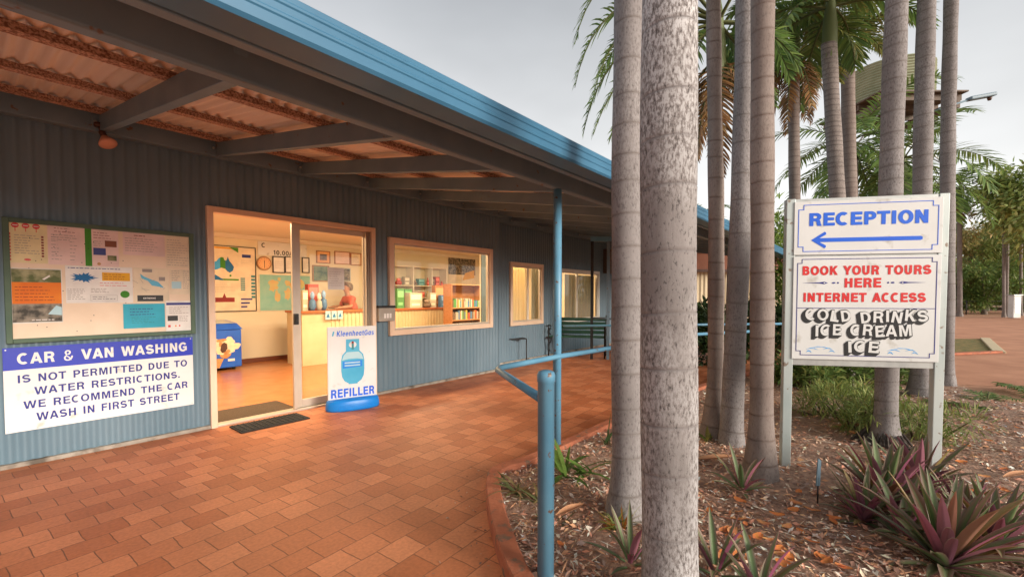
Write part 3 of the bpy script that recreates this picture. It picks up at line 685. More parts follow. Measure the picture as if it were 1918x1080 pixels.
for i in range(3): f.box(W * .66, W * (.80 + .06 * i), -.014, -.012, H * (.05 + .06 * i), H * (.075 + .06 * i), 'ink_navy')
f.box(W * .7, W * .9, -.014, -.012, H * .84, H * .89, 'ink_navy'); lines(f, W * .68, W * .98, H * .74, H * .82, 3, 'ink_grey', -.012, r)
f.build('panel', t)
f = MB(); AUS = [(.0, .42), (.04, .62), (.2, .72), (.3, .88), (.42, .96), (.52, .94), (.55, .8), (.64, .76), (.72, 1.0), (.8, .74), (.92, .56), (1.0, .40), (.94, .18), (.80, .06), (.68, .14), (.58, .28), (.4, .34), (.22, .22), (.06, .2)]
def sub(xa, xb, m, y):
    pts = [(p[0], p[1]) for p in AUS]
    out = []
    for i in range(len(pts)):
        a, c = pts[i], pts[(i + 1) % len(pts)]
        for lim, keep in ((None, None),): pass
        ia, ic = xa <= a[0] <= xb, xa <= c[0] <= xb
        if ia: out.append(a)
        for lim in ((xa, xb) if a[0] < c[0] else (xb, xa)):
            if min(a[0], c[0]) < lim < max(a[0], c[0]): tt = (lim - a[0]) / (c[0] - a[0]); out.append((lim, a[1] + (c[1] - a[1]) * tt))
    f.poly([(W * (.06 + .46 * x), H * (.58 + .26 * z)) for x, z in out], m, y, -.012)
sub(0, .36, 'ink_sky', -.014); sub(.36, .6, 'ink_green', -.0142); sub(.6, 1, 'ink_starblue', -.0144); f.disc(W * .44, H * .55, W * .025, 'ink_green', -.014, -.012, 12)
f.build('country_map', t)
f = MB(); f.frame(-.012, W + .012, -.012, H + .012, .014, -.022, 0, 'black_iron'); f.build('frame', t)
# clock
s_, z_ = wp(494, 493, BWY); rc = abs(wp(508, 493, BWY)[0] - wp(480, 493, BWY)[0]) / 2
t = at_wall('wall_clock', 'round timber wall clock left of the framed certificates', 'clock', s_, BWY, z_)
f = MB(); f.disc(0, 0, rc, 'gilt', -.03, 0); f.build('case', t, bevel=.004); f = MB(); f.disc(0, 0, rc * .82, 'clock_face', -.033, -.029); f.build('dial', t)
f = MB(); f.box(-.004, .004, -.036, -.033, -rc * .6, rc * .02, 'ink_black'); f.box(-.005, .005, -.0365, -.034, 0, rc * .4, 'ink_black')
for k in range(12): a = k * math.pi / 6; f.disc(rc * .68 * math.cos(a), rc * .68 * math.sin(a), .006, 'ink_maroon', -.0345, -.033, 8)
f.build('hands', t)
# world map
t, W, H = flat_on('world_map', 'green and ochre world map poster behind the sliding door', 'map', BWY, (485, 514, 582, 582), .01, 'map_sea')
f = MB(); f.box(0, W, -.006, 0, 0, H, 'paper_cream'); f.box(W * .015, W * .985, -.008, -.006, H * .02, H * .98, 'map_sea')
def blob(cx, cz, rx, rz, seed, m='map_land', y=-.0095):
    rr = random.Random(seed); f.poly([(W * (cx + rx * math.cos(a) * (k := rr.uniform(.65, 1.2))), H * (cz + rz * math.sin(a) * k)) for a in [2 * math.pi * i / 16 for i in range(16)]], m, y, -.008)
for a in ((.26, .70, .10, .17, 1), (.33, .40, .05, .17, 2), (.53, .48, .07, .17, 3), (.54, .76, .06, .10, 4), (.72, .72, .15, .16, 5), (.83, .34, .06, .08, 6), (.37, .87, .04, .06, 7), (.66, .53, .03, .07, 8)): blob(*a)
f.build('sheet', t)
# text sign above the certificates
t, W, H = flat_on('wall_notice', 'long white notice high on the back wall reading 10.00AM', 'notice', BWY, (483, 455, 574, 480), .005, 'paper_white')
f = MB(); f.box(0, W, -.006, 0, 0, H, 'sign_white'); f.build('panel', t)
text('lettering', 'C', t, 'ink_black', W * .10, H * .72, None, H * .34, -.008); text('lettering', '10.00AM', t, 'ink_black', W * .55, H * .25, W * .5, H * .34, -.008)
# framed pictures
def framed(px, m, fm, label, cat='picture', fw=.018, det=None):
    t, W, H = flat_on('framed_picture', label, cat, BWY, px, .02, m)
    f = MB(); f.box(fw, W - fw, -.012, 0, fw, H - fw, m)
    if det == 'text': lines(f, W * .2, W * .8, H * .25, H * .75, 4, 'ink_grey', -.012, r)
    if det == 'photo': f.box(W * .25, W * .75, -.014, -.012, H * .25, H * .75, 'photo_portrait')
    f.build('picture', t); f = MB(); f.frame(0, W, 0, H, fw, -.025, 0, fm); f.build('frame', t, bevel=.003)
framed((510, 480, 533, 511), 'paper_white', 'black_iron', 'dark framed certificate beside the round clock', det='text')
framed((533, 480, 548, 511), 'paper_white', 'black_iron', 'dark framed certificate half hidden by the door stile', det='text')
framed((565, 482, 579, 511), 'paper_white', 'black_iron', 'dark framed certificate just right of the door stile', det='text')
framed((592, 470, 618, 493), 'clock_face', 'gilt', 'gilt framed small portrait above the seascape', det='photo')
framed((585, 497, 616, 527), 'photo_sea', 'gilt', 'gilt framed dark seascape painting')
framed((626, 471, 655, 495), 'paper_pink', 'timber', 'timber framed pink certificate above the woman at the counter', det='text')
framed((656, 474, 676, 497), 'paper_cream', 'timber', 'timber framed cream certificate nearest the right door jamb', det='text')
framed((638, 502, 656, 527), 'photo_dark', 'galv', 'grey framed narrow print behind the paper notice')
# notice stuck to the glass
s0, s1, z0, z1 = rect_on(.036, 614, 501, 645, 560)
t = at_wall('glass_notice', 'white paper notice taped inside the sliding door glass', 'notice', s0, .037, z0)
f = MB(); f.box(0, s1 - s0, 0, .002, (z1 - z0) * .3, z1 - z0, 'paper_white'); lines(f, .02, s1 - s0 - .02, (z1 - z0) * .4, (z1 - z0) * .9, 7, 'ink_grey', 0, r); f.build('sheet', t)
# chest freezer
fs0, fs1, _, fz1 = rect_on(3.55, 380, 600, 453, 688)
t = at_wall('ice_cream_freezer', 'blue chest freezer with a big ice cream picture on its front', 'freezer', fs0, 3.55, 0)
W = fs1 - fs0; H = .80
f = MB(); f.box(0, W, 0, .58, .05, H - .1, 'freezer_blue'); f.build('cabinet', t, bevel=.02)
f = MB(); f.add([(-.01, -.02, H - .1), (W + .01, -.02, H - .1), (W + .01, .6, H - .1), (-.01, .6, H - .1), (-.01, .04, H), (W - .06, .04, H), (W - .06, .58, H + .04), (-.01, .58, H + .04)], [(0, 1, 2, 3), (4, 7, 6, 5), (0, 4, 5, 1), (1, 5, 6, 2), (2, 6, 7, 3), (3, 7, 4, 0)], 'freezer_blue'); f.build('rim', t)
f = MB(); f.add([(.02, .055, H + .004), (W - .1, .055, H + .004), (W - .1, .55, H + .041), (.02, .55, H + .041)], [(0, 1, 2, 3)], 'glass_lid'); f.build('glass_lid', t)
f = MB(); rr = random.Random(4)
for k in range(16):
    a = 2.4 * k; q = .165 - .008 * k; n_ = 14; cx_, cz_ = W * .52 + q * math.cos(a), .41 + q * .85 * math.sin(a); e0 = .085 - .0025 * k
    f.poly([(cx_ + e0 * (1 + .22 * math.sin(3 * v + k)) * math.cos(v), cz_ + e0 * (.8 + .2 * math.cos(2 * v + k)) * math.sin(v)) for v in [2 * math.pi * j / n_ for j in range(n_)]], ('cream_food', 'paper_cream', 'cone_brown', 'cream_food')[k % 4], -.004 - .0006 * k, .001)
f.poly([(W * .42, .36), (W * .45, .45), (W * .52, .49), (W * .60, .46), (W * .61, .38), (W * .55, .33), (W * .47, .31)], 'lamp_brown', -.0150, 0)
f.poly([(W * .34, .22), (W * .22, .06), (W * .40, .06), (W * .52, .22)], 'cone_brown', -.0035, 0)
f.box(W * .62, W * .8, -.004, 0, .16, .20, 'sign_white')
f.build('ice_cream_picture', t)
f = MB()
for x in (.1, W - .1): f.tube([(x, .1, 0), (x, .1, .05)], .025, 'black_iron')
f.build('castor', t)
# counter
CY = 3.0; cs0 = wp(566, 640, CY)[0]; cs1 = 9.2; CH = wp(700, 578, CY)[1] if False else 1.0
t = at_wall('shop_counter', 'long cream shop counter with an orange timber top', 'counter', cs0, CY, 0)
W = cs1 - cs0
f = MB(); f.box(0, W, 0, .04, .006, CH - .04, 'counter_front'); f.box(0, .04, .04, .6, .006, CH - .04, 'counter_front')
x = .55
while x < W: f.box(x, x + .035, -.016, 0, .02, CH - .045, 'counter_front'); x += .085
f.build('front_panel', t)
f = MB(); f.box(-.03, W, -.05, .62, CH - .04, CH, 'counter_top'); f.build('top', t, bevel=.006)
s0, s1, z0, z1 = rect_on(CY - .03, 608, 577, 642, 589)
f = MB()
for i in range(3):
    a = (s0 - cs0) + (s1 - s0) * i / 3; w_ = (s1 - s0) / 3 - .015
    f.box(a, a + w_, -.056, -.0505, CH - .17, CH - .01, 'bottle_pale'); f.poly([(a + w_ * .2, CH - .13), (a + w_ * .8, CH - .13), (a + w_ * .5, CH - .05)], 'ink_starblue', -.058, -.056)
f.build('price_card', t)
# back shelves in the shop window
ss0, ss1, sz0, sz1 = rect_on(RY - .3, 738, 500, 836, 580)
t = at_wall('shop_shelves', 'cream wall shelving full of souvenirs seen through the shop window', 'shelves', ss0, RY - .32, 0)
W = ss1 - ss0
f = MB(); f.box(0, W, .29, .30, .3, sz1, 'int_wall'); f.build('back_panel', t)
SHZ = [.62, .92, 1.22, 1.52, sz1 + .0]
for z in SHZ: f = MB(); f.box(.02, W - .02, 0, .288, z - .012, z + .012, 'int_wall'); f.build('shelf', t, bevel=.003)
for x in (0, W * .34, W * .7, W): f = MB(); f.box(x - .012, x + .012, -.004, .288, .3, sz1 + .02, 'white_frame'); f.build('upright', t)
gcol = [(.55, .42, .10), (.10, .22, .40), (.50, .08, .05), (.45, .42, .35), (.10, .30, .10), (.55, .22, .06), (.20, .14, .10), (.60, .55, .42), (.08, .28, .32)]
cname = ['yellow', 'blue', 'red', 'grey', 'green', 'orange', 'brown', 'cream', 'teal']
def good(s, y, z, w_, d_, h_, ci, label, kind='box', group=None):
    f = MB(); c = gcol[ci]; c2 = tuple(min(1, q * 1.7 + .1) for q in c)
    if kind == 'bottle':
        f.lathe([(w_ * .5, 0), (w_ * .5, h_ * .55), (w_ * .22, h_ * .75), (w_ * .2, h_ * .95), (w_ * .24, h_)], 'goods', 12, col=c); f.lathe([(w_ * .51, h_ * .18), (w_ * .51, h_ * .42)], 'goods', 12, col=c2)
    elif kind == 'toy':
        f.lathe([(w_ * .3, 0), (w_ * .5, h_ * .2), (w_ * .45, h_ * .5), (w_ * .2, h_ * .6)], 'goods', 12, col=c); f.lathe([(w_ * .05, h_ * .56), (w_ * .3, h_ * .68), (w_ * .3, h_ * .88), (w_ * .05, h_)], 'goods', 12, col=c2)
    else:
        f.box(-w_ / 2, w_ / 2, 0, d_, 0, h_, 'goods', c); f.box(-w_ * .42, w_ * .42, -.002, -.0005, h_ * .55, h_ * .88, 'goods', c2); f.box(-w_ * .35, w_ * .3, -.002, -.0005, h_ * .15, h_ * .3, 'goods', c2)
    o = f.build('carton' if kind == 'box' else kind, None, fix=True, loc=bw(s, y, z), rz=WA); return tag(o, label, {'box': 'box', 'bottle': 'bottle', 'toy': 'toy'}[kind], group)
rr = random.Random(21)
rows = ['second lowest', 'middle', 'second highest', 'top']
for zi, z in enumerate(SHZ[1:4]):
    x = .08; k = 0
    while x < W - .12:
        w_ = rr.uniform(.09, .2); h_ = rr.uniform(.1, .24); kind = rr.choice(['box', 'box', 'toy', 'bottle']); ci = rr.randrange(9)
        if kind == 'bottle': w_ = .07
        if any(abs(x + w_ / 2 - u) < w_ / 2 + .02 for u in (W * .34, W * .7)): x += .04; continue
        good(ss0 + x + w_ / 2, RY - .30 + .05, z + .013, w_, .12, h_, ci, 'small souvenir goods on the cream shelves behind the shop window', kind, 'souvenirs on the cream shop shelves'); x += w_ + rr.uniform(.02, .1)
def counter_good(px, Y, d_, ci, label, kind='box'):
    s0, s1, z0, z1 = rect_on(Y, *px); return good((s0 + s1) / 2, Y, CH, s1 - s0, d_, max(.06, z1 - CH), ci, label, kind)
counter_good((744, 540, 757, 580), 3.06, .16, 4, 'green carton at the left end of the window counter')
counter_good((758, 541, 772, 580), 3.26, .16, 4, 'green carton set back beside the big cream box')
counter_good((768, 548, 791, 580), 3.05, .2, 7, 'big cream box standing on the counter in the shop window')
counter_good((792, 560, 806, 580), 3.06, .12, 6, 'brown ornament on the counter right of the cream box', 'toy')
counter_good((806, 548, 817, 580), 3.10, .12, 7, 'cream brochure stack in the middle of the window counter')
counter_good((815, 534, 832, 580), 3.22, .12, 5, 'orange brochure stand on the window counter')
counter_good((826, 552, 845, 580), 3.04, .1, 1, 'blue brochure box next to the brown bookcase')
counter_good((567, 543, 577, 579), 3.08, .12, 7, 'cream pamphlet holder at the left end of the counter, by the door stile')
counter_good((577, 532, 597, 579), 3.16, .12, 2, 'red brochure box behind the goods on the counter end')
counter_good((579, 545, 591, 579), 3.04, .08, 1, 'blue and white souvenir toy on the counter end', 'toy')
counter_good((592, 548, 603, 579), 3.03, .1, 3, 'grey souvenir toy on the counter end', 'toy')
counter_good((600, 543, 612, 579), 3.12, .1, 1, 'dark blue soft toy nearest the woman at the counter', 'toy')
# brown bookcase
bs0, bs1, _, bz1 = rect_on(2.15, 846, 532, 903, 605)
t = at_wall('bookcase', 'brown timber bookcase of books at the right of the shop window', 'bookcase', bs0, 2.15, 0)
W = bs1 - bs0
f = MB(); f.box(0, W, .25, .27, .006, bz1, 'timber'); f.build('back_panel', t)
for x in (0, W - .025): f = MB(); f.box(x, x + .025, 0, .249, .006, bz1, 'timber'); f.build('side_panel', t, bevel=.003)
BSZ = [.12, .42, .72, .99, bz1 - .025]
for z in BSZ: f = MB(); f.box(.026, W - .026, .004, .248, z, z + .022, 'timber_light'); f.build('shelf', t)
for z in BSZ[1:4]:
    x = .06; ci = 0
    f = MB()
    while x < W - .08:
        w_ = rr.uniform(.02, .05); h_ = rr.uniform(.14, .21); c = rr.choice(gcol); f.box(x, x + w_, .03, .2, z + .0225, z + .022 + h_, 'goods', c); x += w_ + .004
    o = f.build('book_row', None, loc=bw(bs0, 2.15, 0), rz=WA)
    tag(o, {BSZ[1]: 'row of mixed books on the lowest visible shelf of the brown bookcase', BSZ[2]: 'row of mixed books on the middle shelf of the brown bookcase', BSZ[3]: 'row of mixed books on the top shelf of the brown bookcase'}[z], 'books')
# poster beside the shelves
t, W, H = flat_on('wall_poster', 'dark poster of a crocodile coloured river scene above the bookcase', 'poster', RY - .01, (840, 478, 890, 530), .01, 'photo_dark')
t['label'] = 'brown and dark green poster high on the wall above the bookcase'
f = MB(); f.box(0, W, -.004, 0, H * .3, H, 'photo_dark'); f.box(0, W, -.005, -.0005, 0, H * .3, 'paper_cream'); f.poly([(W * .5, H * .1), (W * .95, H * .2), (W * .97, H * .5), (W * .6, H * .36)], 'ink_yellow', -.007, -.004); f.build('sheet', t)

# ------------------------------------------------------------------ the woman at the counter
def skinned(name, nodes, edges, m, parent, sub=2, root=0):
    me = bpy.data.meshes.new(name); me.from_pydata([n[:3] for n in nodes], edges, [])
    o = bpy.data.objects.new(name, me); COL.objects.link(o)
    md = o.modifiers.new('skin', 'SKIN'); md.use_smooth_shade = True
    sv = me.skin_vertices[0].data
    for i, n in enumerate(nodes): rr_ = n[3] if isinstance(n[3], tuple) else (n[3], n[3]); sv[i].radius = rr_; sv[i].use_root = (i == root)
    o.modifiers.new('sub', 'SUBSURF').levels = sub; o.modifiers['sub'].render_levels = sub
    dg = bpy.context.evaluated_depsgraph_get(); m2 = bpy.data.meshes.new_from_object(o.evaluated_get(dg))
    bpy.data.objects.remove(o); m2.materials.clear(); m2.materials.append(MATS[m])
    for p in m2.polygons: p.use_smooth = True
    o = bpy.data.objects.new(name, m2); COL.objects.link(o); o.parent = parent; return o
ps, pz = wp(653, 540, 3.78)
P = at_wall('person', 'woman in a coral pink shirt leaning on the counter behind the glass door', 'person', ps, 3.78, 0)
# local: faces -x, camera side is -y
nod = [(.10, 0, .86, .12), (.07, 0, 1.0, .115), (.02, 0, 1.14, .125), (-.01, 0, 1.22, .11), (-.02, 0, 1.29, .05), (-.045, 0, 1.36, .052), (-.06, 0, 1.43, .082), (-.05, 0, 1.50, .075),
       (.0, -.15, 1.21, .052), (-.09, -.24, 1.05, .042), (-.30, -.30, 1.035, .033), (-.37, -.31, 1.03, .026), (.0, .15, 1.21, .052), (-.05, .25, 1.04, .042), (-.24, .18, 1.035, .033), (-.31, .16, 1.03, .026),
       (.10, -.09, .78, .085), (.08, -.09, .45, .06), (.10, -.09, .09, .04), (.02, -.09, .04, .035), (.10, .09, .78, .085), (.08, .09, .45, .06), (.10, .09, .09, .04), (.02, .09, .04, .035)]
ed = [(0, 1), (1, 2), (2, 3), (3, 4), (4, 5), (5, 6), (6, 7), (3, 8), (8, 9), (9, 10), (10, 11), (3, 12), (12, 13), (13, 14), (14, 15), (0, 16), (16, 17), (17, 18), (18, 19), (0, 20), (20, 21), (21, 22), (22, 23)]
def hand(ix, d):                            # palm and five fingers along -x from node ix
    p = Vector(nod[ix][:3]); k0 = len(nod)
    nod.append((p.x - .045, p.y, p.z - .005, .024)); ed.append((ix, k0))
    for i, (o_, l) in enumerate(((-.027, .055), (-.009, .066), (.009, .062), (.027, .048))):
        a = len(nod); nod.append((p.x - .075, p.y + o_, p.z - .004, .0085)); nod.append((p.x - .075 - l * .6, p.y + o_ * 1.15, p.z - .010, .0075)); nod.append((p.x - .075 - l, p.y + o_ * 1.15, p.z - .022, .006)); ed.extend([(k0, a), (a, a + 1), (a + 1, a + 2)])
    a = len(nod); nod.append((p.x - .045, p.y + .034 * d, p.z, .009)); nod.append((p.x - .078, p.y + .050 * d, p.z - .008, .0075)); ed.extend([(k0, a), (a, a + 1)])
hand(11, 1); hand(15, -1)
skinned('body', nod, ed, 'skin', P)
f = MB(); f.lathe([(.004, -.012), (.012, -.006), (.016, .0), (.011, .012), (.006, .028)], 'skin', 10, c=(-.146, 0, 1.43)); f.build('nose', P)
for yy in (-.03, .03):
    f = MB(); f.lathe([(.002, -.008), (.009, -.004), (.010, 0), (.009, .004), (.002, .008)], 'eye_white', 10, c=(-.128, yy, 1.452)); f.lathe([(.001, -.004), (.005, 0), (.001, .004)], 'ink_black', 8, c=(-.136, yy, 1.452)); f.build('eye', P)
for yy in (-.086, .086): f = MB(); f.lathe([(.004, -.024), (.014, -.01), (.016, .008), (.006, .026)], 'skin', 10, c=(-.05, yy, 1.435)); f.build('ear', P)
f = MB(); f.lathe([(.002, -.005), (.02, 0), (.002, .005)], 'lips', 12, c=(-.118, 0, 1.392)); f.build('mouth', P)
hn = [(-.085, 0, 1.535, .045), (-.03, 0, 1.545, .072), (.03, 0, 1.50, .078), (.045, 0, 1.43, .066), (.03, 0, 1.375, .045), (-.05, -.075, 1.50, .034), (.0, -.088, 1.43, .032), (-.05, .075, 1.50, .034), (.0, .088, 1.43, .032)]
skinned('hair', hn, [(0, 1), (1, 2), (2, 3), (3, 4), (1, 5), (5, 6), (1, 7), (7, 8)], 'hair', P, root=1)
sn = [(.105, 0, .80, .145), (.08, 0, .98, .135), (.02, 0, 1.13, .145), (-.008, 0, 1.215, .122), (-.015, 0, 1.275, .062), (.0, -.15, 1.21, .068), (-.05, -.20, 1.12, .060), (-.085, -.235, 1.06, .055), (.0, .15, 1.21, .068), (-.03, .21, 1.11, .060), (-.045, .24, 1.06, .055)]
skinned('shirt', sn, [(0, 1), (1, 2), (2, 3), (3, 4), (3, 5), (5, 6), (6, 7), (3, 8), (8, 9), (9, 10)], 'shirt_pink', P)
tn = [(.105, 0, .82, .14), (.10, -.09, .76, .098), (.08, -.09, .45, .075), (.10, -.09, .12, .06), (.10, .09, .76, .098), (.08, .09, .45, .075), (.10, .09, .12, .06)]
skinned('trousers', tn, [(0, 1), (1, 2), (2, 3), (0, 4), (4, 5), (5, 6)], 'trouser', P)

# ------------------------------------------------------------------ things on and by the shop wall
r = random.Random(5)
s0, s1, z0, z1 = .115, 1.276, .925, 1.85
t = at_wall('notice_board', 'green framed pin board covered with papers beside the shop door', 'notice board', s0, -.012, z0)
NW, NH = s1 - s0, z1 - z0
f = MB(); f.box(.03, NW - .03, -.016, 0, .03, NH - .03, 'pinboard'); f.build('pin_surface', t)
f = MB(); f.frame(0, NW, 0, NH, .034, -.035, 0, 'board_green'); f.build('frame', t, bevel=.004)
f = MB(); rr = random.Random(8)
for _ in range(46): f.disc(rr.uniform(.06, NW - .06), rr.uniform(.06, NH - .06), .0035, 'ink_black', -.019, -.016, 6)
f.build('pin', t)['kind'] = 'stuff'
PY = -.0295; layer = [0]
def zpx(x, y): return (x / 4.235, 395 + y / 4.235)
def paper(z, label, m, name='pinned_paper', cat='paper'):
    """z is a rectangle read off the enlarged board; returns mesh builder + mapping of the enlarged picture onto the sheet"""
    a, c = zpx(z[0], z[1]), zpx(z[2], z[3]); q0, q1, y0, y1 = rect_on(PY, a[0], a[1], c[0], c[1])
    layer[0] += 1
    t = at_wall(name, label, cat, q0, -.0285 - .0004 * layer[0], y0)
    w_, h_ = q1 - q0, y1 - y0; f = MB(); f.box(0, w_, -.0004, 0, 0, h_, m)
    X = lambda v: w_ * (v - z[0]) / (z[2] - z[0]); Zf = lambda v: h_ * (z[3] - v) / (z[3] - z[1])
    return t, f, X, Zf, w_, h_
ly = -.0004
t, f, X, Zf, w_, h_ = paper((45, 90, 375, 412), 'yellowish notice with three small red stop signs, top left of the board', 'paper_yellow')
for x in (120, 203, 287):
    f.disc(X(x), Zf(118), .020, 'ink_red', -.0012, 0, 8); f.box(X(x) - .002, X(x) + .002, -.001, 0, Zf(165), Zf(130), 'ink_red'); f.box(X(x) - .013, X(x) + .013, -.0016, -.0012, Zf(118) - .003, Zf(118) + .003, 'paper_white')
lines(f, X(110), X(315), Zf(345), Zf(185), 8, 'ink_grey', ly, r)
for k in range(9): f.box(X(62), X(82), -.001, 0, Zf(395 - k * 25), Zf(380 - k * 25), 'ink_red')
for k in range(8): f.box(X(325), X(345), -.001, 0, Zf(360 - k * 22), Zf(346 - k * 22), 'ink_maroon')
f.disc(X(210), Zf(385), .018, 'ink_red', -.001, 0, 14, .008); f.build('sheet', t)
t, f, X, Zf, w_, h_ = paper((380, 118, 672, 428), 'pink typed price list with two columns, second sheet of the top row', 'paper_pink')
lines(f, X(430), X(620), Zf(180), Zf(130), 2, 'ink_maroon', ly, r); lines(f, X(405), X(490), Zf(400), Zf(200), 7, 'ink_grey', ly, r); lines(f, X(550), X(610), Zf(400), Zf(200), 7, 'ink_grey', ly, r); lines(f, X(405), X(645), Zf(240), Zf(185), 3, 'ink_grey', ly, r); f.build('sheet', t)
t, f, X, Zf, w_, h_ = paper((675, 150, 940, 445), 'pale sheet with a green side strip and three small photos', 'paper_pink')
f.box(X(675), X(726), -.001, 0, 0, h_, 'ink_green'); f.box(X(830), X(925), -.001, 0, Zf(282), Zf(232), 'shed_fascia'); f.box(X(738), X(836), -.001, 0, Zf(350), Zf(295), 'ink_navy'); f.box(X(848), X(922), -.001, 0, Zf(392), Zf(350), 'photo_field'); f.disc(X(780), Zf(420), .012, 'cone_brown', -.001, 0, 10)
lines(f, X(740), X(920), Zf(225), Zf(165), 3, 'ink_maroon', ly, r); lines(f, X(740), X(820), Zf(285), Zf(235), 3, 'ink_grey', ly, r); f.build('sheet', t)
t, f, X, Zf, w_, h_ = paper((975, 178, 1305, 355), 'wide pink sheet with faint print above an empty orange patch of board', 'paper_pink')
lines(f, X(1060), X(1180), Zf(210), Zf(190), 1, 'ink_maroon', ly, r, h=.006); lines(f, X(990), X(1250), Zf(330), Zf(215), 6, 'ink_grey', ly, r); f.build('sheet', t)
t, f, X, Zf, w_, h_ = paper((1315, 195, 1518, 452), 'plain peach sheet of small print in the top right corner of the board', 'paper_cream')
lines(f, X(1325), X(1500), Zf(440), Zf(225), 11, 'ink_grey', ly, r); f.build('sheet', t)
t, f, X, Zf, w_, h_ = paper((58, 455, 495, 888), 'large poster with a bright orange band between two landscape photos', 'paper_white', 'pinned_poster', 'poster')
f.box(X(92), X(488), -.001, 0, Zf(565), Zf(462), 'photo_field'); f.box(X(92), X(488), -.001, 0, Zf(735), Zf(565), 'ink_orange'); f.box(X(92), X(488), -.001, 0, Zf(880), Zf(735), 'photo_dark'); f.box(X(60), X(90), -.001, 0, 0, h_, 'photo_dark')
f.poly([(X(370), Zf(820)), (X(440), Zf(750)), (X(486), Zf(765)), (X(486), Zf(830))], 'bottle_pale', -.0014, -.001); f.poly([(X(330), Zf(540)), (X(390), Zf(505)), (X(400), Zf(515)), (X(350), Zf(545))], 'paper_white', -.0014, -.001); lines(f, X(115), X(440), Zf(720), Zf(590), 5, 'ink_maroon', -.001, r); lines(f, X(240), X(480), Zf(878), Zf(850), 1, 'paper_white', -.001, r, h=.007); f.build('sheet', t)
t, f, X, Zf, w_, h_ = paper((520, 440, 1052, 728), 'white sheet with a blue starburst, a yellow box and a green disc', 'paper_white')
pts = []
for k in range(32):
    a = 2 * math.pi * k / 32; q = (1.0 if k % 2 == 0 else .62) * (.85 + .15 * math.cos(5 * a)); pts.append((X(655) + .058 * q * 1.0 * math.cos(a) * 1.6, Zf(530) + .042 * q * math.sin(a) * 1.1))
f.poly(pts, 'ink_starblue', -.001, 0); f.box(X(800), X(1030), -.001, 0, Zf(552), Zf(485), 'ink_yellow'); f.disc(X(984), Zf(660), .030, 'ink_green', -.001, 0, 24)
lines(f, X(780), X(1020), Zf(600), Zf(560), 2, 'ink_red', ly, r); lines(f, X(540), X(1010), Zf(470), Zf(445), 1, 'ink_navy', ly, r, h=.006); lines(f, X(530), X(680), Zf(705), Zf(615), 6, 'ink_grey', ly, r); lines(f, X(710), X(900), Zf(650), Zf(610), 3, 'ink_grey', ly, r); lines(f, X(720), X(905), Zf(705), Zf(672), 2, 'ink_black', ly, r)
f.frame(X(705), X(920), Zf(712), Zf(665), .0015, -.001, 0, 'ink_grey'); lines(f, X(815), X(1015), Zf(545), Zf(492), 3, 'ink_maroon', -.001, r); f.build('sheet', t)
t, f, X, Zf, w_, h_ = paper((1060, 452, 1340, 718), 'town map sheet with a pale blue river and a dark title band', 'paper_cream', 'pinned_map', 'map')
f.poly([(X(a), Zf(c)) for a, c in ((1110, 500), (1140, 520), (1200, 545), (1250, 560), (1300, 610), (1260, 600), (1200, 590), (1170, 555), (1120, 535))], 'bottle_blue', -.001, 0)
f.box(X(1085), X(1290), -.001, 0, Zf(715), Zf(668), 'ink_black'); f.box(X(1128), X(1205), -.001, 0, Zf(486), Zf(462), 'ink_grey'); f.box(X(1258), X(1308), -.001, 0, Zf(552), Zf(522), 'ink_grey')
for k in range(7): a = r.uniform(1070, 1300); c = r.uniform(560, 650); f.bar((X(a), -.0008, Zf(c)), (X(a + r.uniform(-60, 60)), -.0008, Zf(c + r.uniform(-60, 40))), .002, .0008, 'ink_grey', up=(0, 1, 0))
f.build('sheet', t); text('lettering', 'KATHERINE', t, 'paper_white', X(1180), Zf(691), .085, .014, -.0014)
t, f, X, Zf, w_, h_ = paper((1345, 460, 1520, 660), 'pale table sheet with a small blue photo beside the town map', 'paper_cream')
f.box(X(1360), X(1435), -.001, 0, Zf(615), Zf(560), 'bottle_pale'); lines(f, X(1360), X(1430), Zf(555), Zf(470), 6, 'ink_grey', ly, r); lines(f, X(1450), X(1510), Zf(620), Zf(470), 9, 'ink_grey', ly, r); f.build('sheet', t)
t, f, X, Zf, w_, h_ = paper((978, 735, 1308, 926), 'bright cyan sheet pinned low on the board', 'paper_cyan')
lines(f, X(1030), X(1255), Zf(830), Zf(765), 3, 'ink_navy', ly, r, h=.006); lines(f, X(1040), X(1250), Zf(890), Zf(835), 4, 'ink_teal', ly, r); f.build('sheet', t)
t, f, X, Zf, w_, h_ = paper((1315, 712, 1520, 958), 'white flyer with a blue bar in the bottom right corner of the board', 'paper_white')
f.box(X(1320), X(1512), -.001, 0, Zf(745), Zf(726), 'ink_navy'); f.box(X(1328), X(1408), -.001, 0, Zf(868), Zf(828), 'ink_black'); f.box(X(1330), X(1350), -.001, 0, Zf(918), Zf(900), 'ink_red'); f.disc(X(1390), Zf(908), .007, 'ink_orange', -.001, 0, 10); f.disc(X(1420), Zf(908), .007, 'ink_red', -.001, 0, 10); lines(f, X(1420), X(1500), Zf(880), Zf(830), 4, 'ink_grey', ly, r); lines(f, X(1340), X(1500), Zf(815), Zf(755), 4, 'ink_grey', ly, r); f.build('sheet', t)

